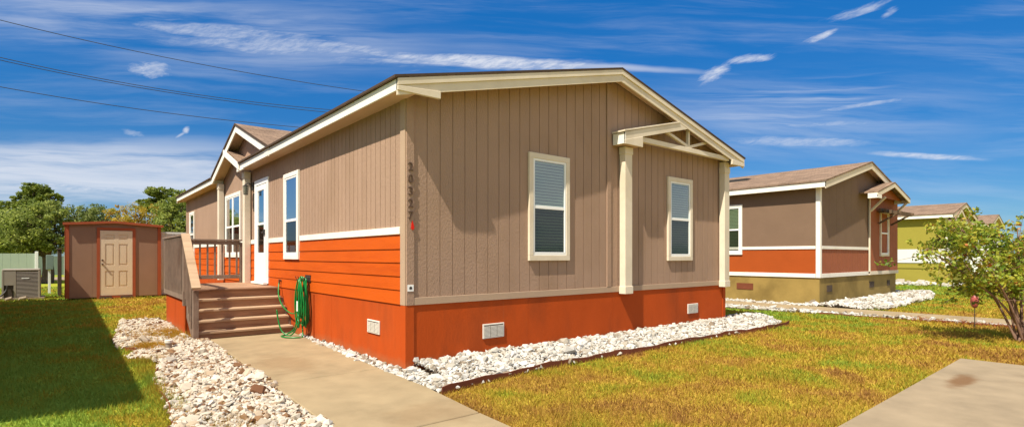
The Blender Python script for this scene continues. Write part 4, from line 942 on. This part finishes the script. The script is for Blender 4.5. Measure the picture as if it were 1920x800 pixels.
# crape myrtle bush at the right
def myrtle():
    bx, by = 9.53, -4.69; base = Vector((bx, by, 0))
    o = thing('crape_myrtle', base, 'leafy multi-stemmed bush with green and orange leaves at the right edge of the lawn', 'bush')
    mb = MB(); cs, ss, bt = [], [], []
    def P3(a, b, z): d = dirx(a, b); return Vector((bx+d[0], by+d[1], z))
    # (right, away, height) tips in metres around the base
    for k in range(13):
        a0 = random.uniform(-.10, .10); t = k/12
        tip = P3(-1.75+3.3*t+random.uniform(-.1, .1), random.uniform(-.55, .75), 1.36+.68*math.sin(math.pi*min(1, t*.9+.15))+random.uniform(-.25, .2))
        st_ = P3(a0, random.uniform(-.08, .08), 0); mid = st_.lerp(tip, .45)+Vector((0, 0, .22)); pts = bez([st_, st_.lerp(mid, .5)+Vector((0, 0, .12)), mid, st_.lerp(tip, .75)+Vector((0, 0, .12)), tip], 6)
        mb.tube(pts, [.020*(1-.75*i/len(pts))+.002 for i in range(len(pts))], 6)
        for j in range(23):
            i = random.randint(len(pts)//3, len(pts)-1); s_ = pts[i]
            e = s_ + Vector((random.gauss(0, .26), random.gauss(0, .26), random.gauss(-.02, .20))); m_ = s_.lerp(e, .5)+Vector((0, 0, .06))
            mb.tube([s_, m_, e], [.005, .004, .002], 4, False)
            q = random.random()
            for v in (m_, e, e+Vector((random.gauss(0, .09), random.gauss(0, .09), random.gauss(-.04, .06)))):
                if v.z < .86: continue
                cs.append(tuple(v)); ss.append(random.uniform(.06, .13)); bt.append(.25+.4*q+random.uniform(-.1, .1)+(.12 if v.x > bx else 0))
    for k in range(9):                                     # low drooping twigs
        tip = P3(random.uniform(-1.3, .3), random.uniform(-.4, .3), random.uniform(.62, .95)); s_ = P3(random.uniform(-.5, .1), 0, random.uniform(.9, 1.2))
        mb.tube(bez([s_, s_.lerp(tip, .5)+Vector((0, 0, .1)), tip], 5), .004, 4, False)
        for u in (.6, .85, 1): cs.append(tuple(s_.lerp(tip, u))); ss.append(.07); bt.append(.35)
    mb.build('stem', 'stem', o, smooth=True)
    leaves('foliage', np.array(cs), np.array(ss)*1.15, 13, .052, 'myrtle', o, .85, np.clip(np.array(bt), 0, 1), 1.35)
myrtle()
def ball(mb, c, r, sz=1, n=10):
    mb.tube([(c[0], c[1], c[2]-r*sz*math.cos(math.pi*k/8)) for k in range(9)], [max(.001, r*math.sin(math.pi*k/8)) for k in range(9)], n); return mb
gs = thing('garden_stake', (11.27, -3.77, 0), 'thin garden stake topped with a red oval ornament beside the leafy bush', 'garden ornament')
MB().tube([(11.27, -3.77, 0), (11.27, -3.77, .42)], .008, 6).build('stake', 'metal', gs)
M['pinkred'] = mat('faded_red_glass', (.36, .08, .07), .3, .15, 6, spec=.5)
ball(MB(), (11.27, -3.77, .56), .075, 2.0).build('ornament', 'pinkred', gs, smooth=True)
bm_ = MB()
for k in range(120):
    a, b = random.uniform(0, 6.28), random.uniform(-1, 1); cx_, cy_ = 11.75+random.gauss(0, .12), -3.4+random.uniform(-1.0, .8)
    bm_.tube([(cx_, cy_, 0), (cx_+.05*math.cos(a), cy_+.05*math.sin(a), random.uniform(.03, .09)), (cx_+.12*math.cos(a), cy_+.12*math.sin(a), random.uniform(.02, .12))], .004, 3, False)
tag(bm_.build('dry_twigs', 'redleaf'), 'dark brown dead twigs along the edge of the far walkway', 'twigs', kind='stuff')

# ------------------------------------------------------------------ power lines
def wire_pt(px, py, dep): p = CAMP + FW*dep + RT*((px-960)/1002*dep); return Vector((p.x, p.y, 1.5+(480-py)/1002*dep))
wl = [((0, 38), (336, 113), (672, 170), 'topmost thin power line crossing the sky at the left'), ((0, 108), (300, 167), (607, 205), 'upper wire of the close pair of power lines'),
      ((0, 113), (300, 171), (607, 210), 'lower wire of the close pair of power lines'), ((0, 163), (276, 207), (552, 238), 'lowest power line, just above the cross gable')]
DPL = lambda px: 30 + px*.016
ends = []
for a, m_, c, lab in wl:
    A = np.polyfit([a[0], m_[0], c[0]], [a[1], m_[1], c[1]], 2)
    pts = [wire_pt(px, np.polyval(A, px), DPL(px)) for px in np.linspace(-420, 980, 30)]; ends.append((pts[0], pts[-1]))
    tag(MB().tube(pts, .021, 5, True).build('power_line', 'wire'), lab, 'power line', 'power lines crossing the sky')
for k, lab in ((0, 'wooden utility pole beyond the left edge carrying the power lines'), (1, 'wooden utility pole hidden behind the nearest home')):
    e = [x[k] for x in ends]; b = e[3]; top = max(x.z for x in e)+.4
    up2 = thing('utility_pole', (b.x, b.y, 0), lab, 'utility pole', 'utility poles')
    MB().tube([(b.x, b.y, 0), (b.x, b.y, top)], [.17, .11], 10).build('pole', 'pole', up2)
    for x in e[:3]: MB().beam((b.x, b.y, x.z-.12), (x.x, x.y, x.z-.06), .09, .11).build('cross_arm', 'pole', up2)
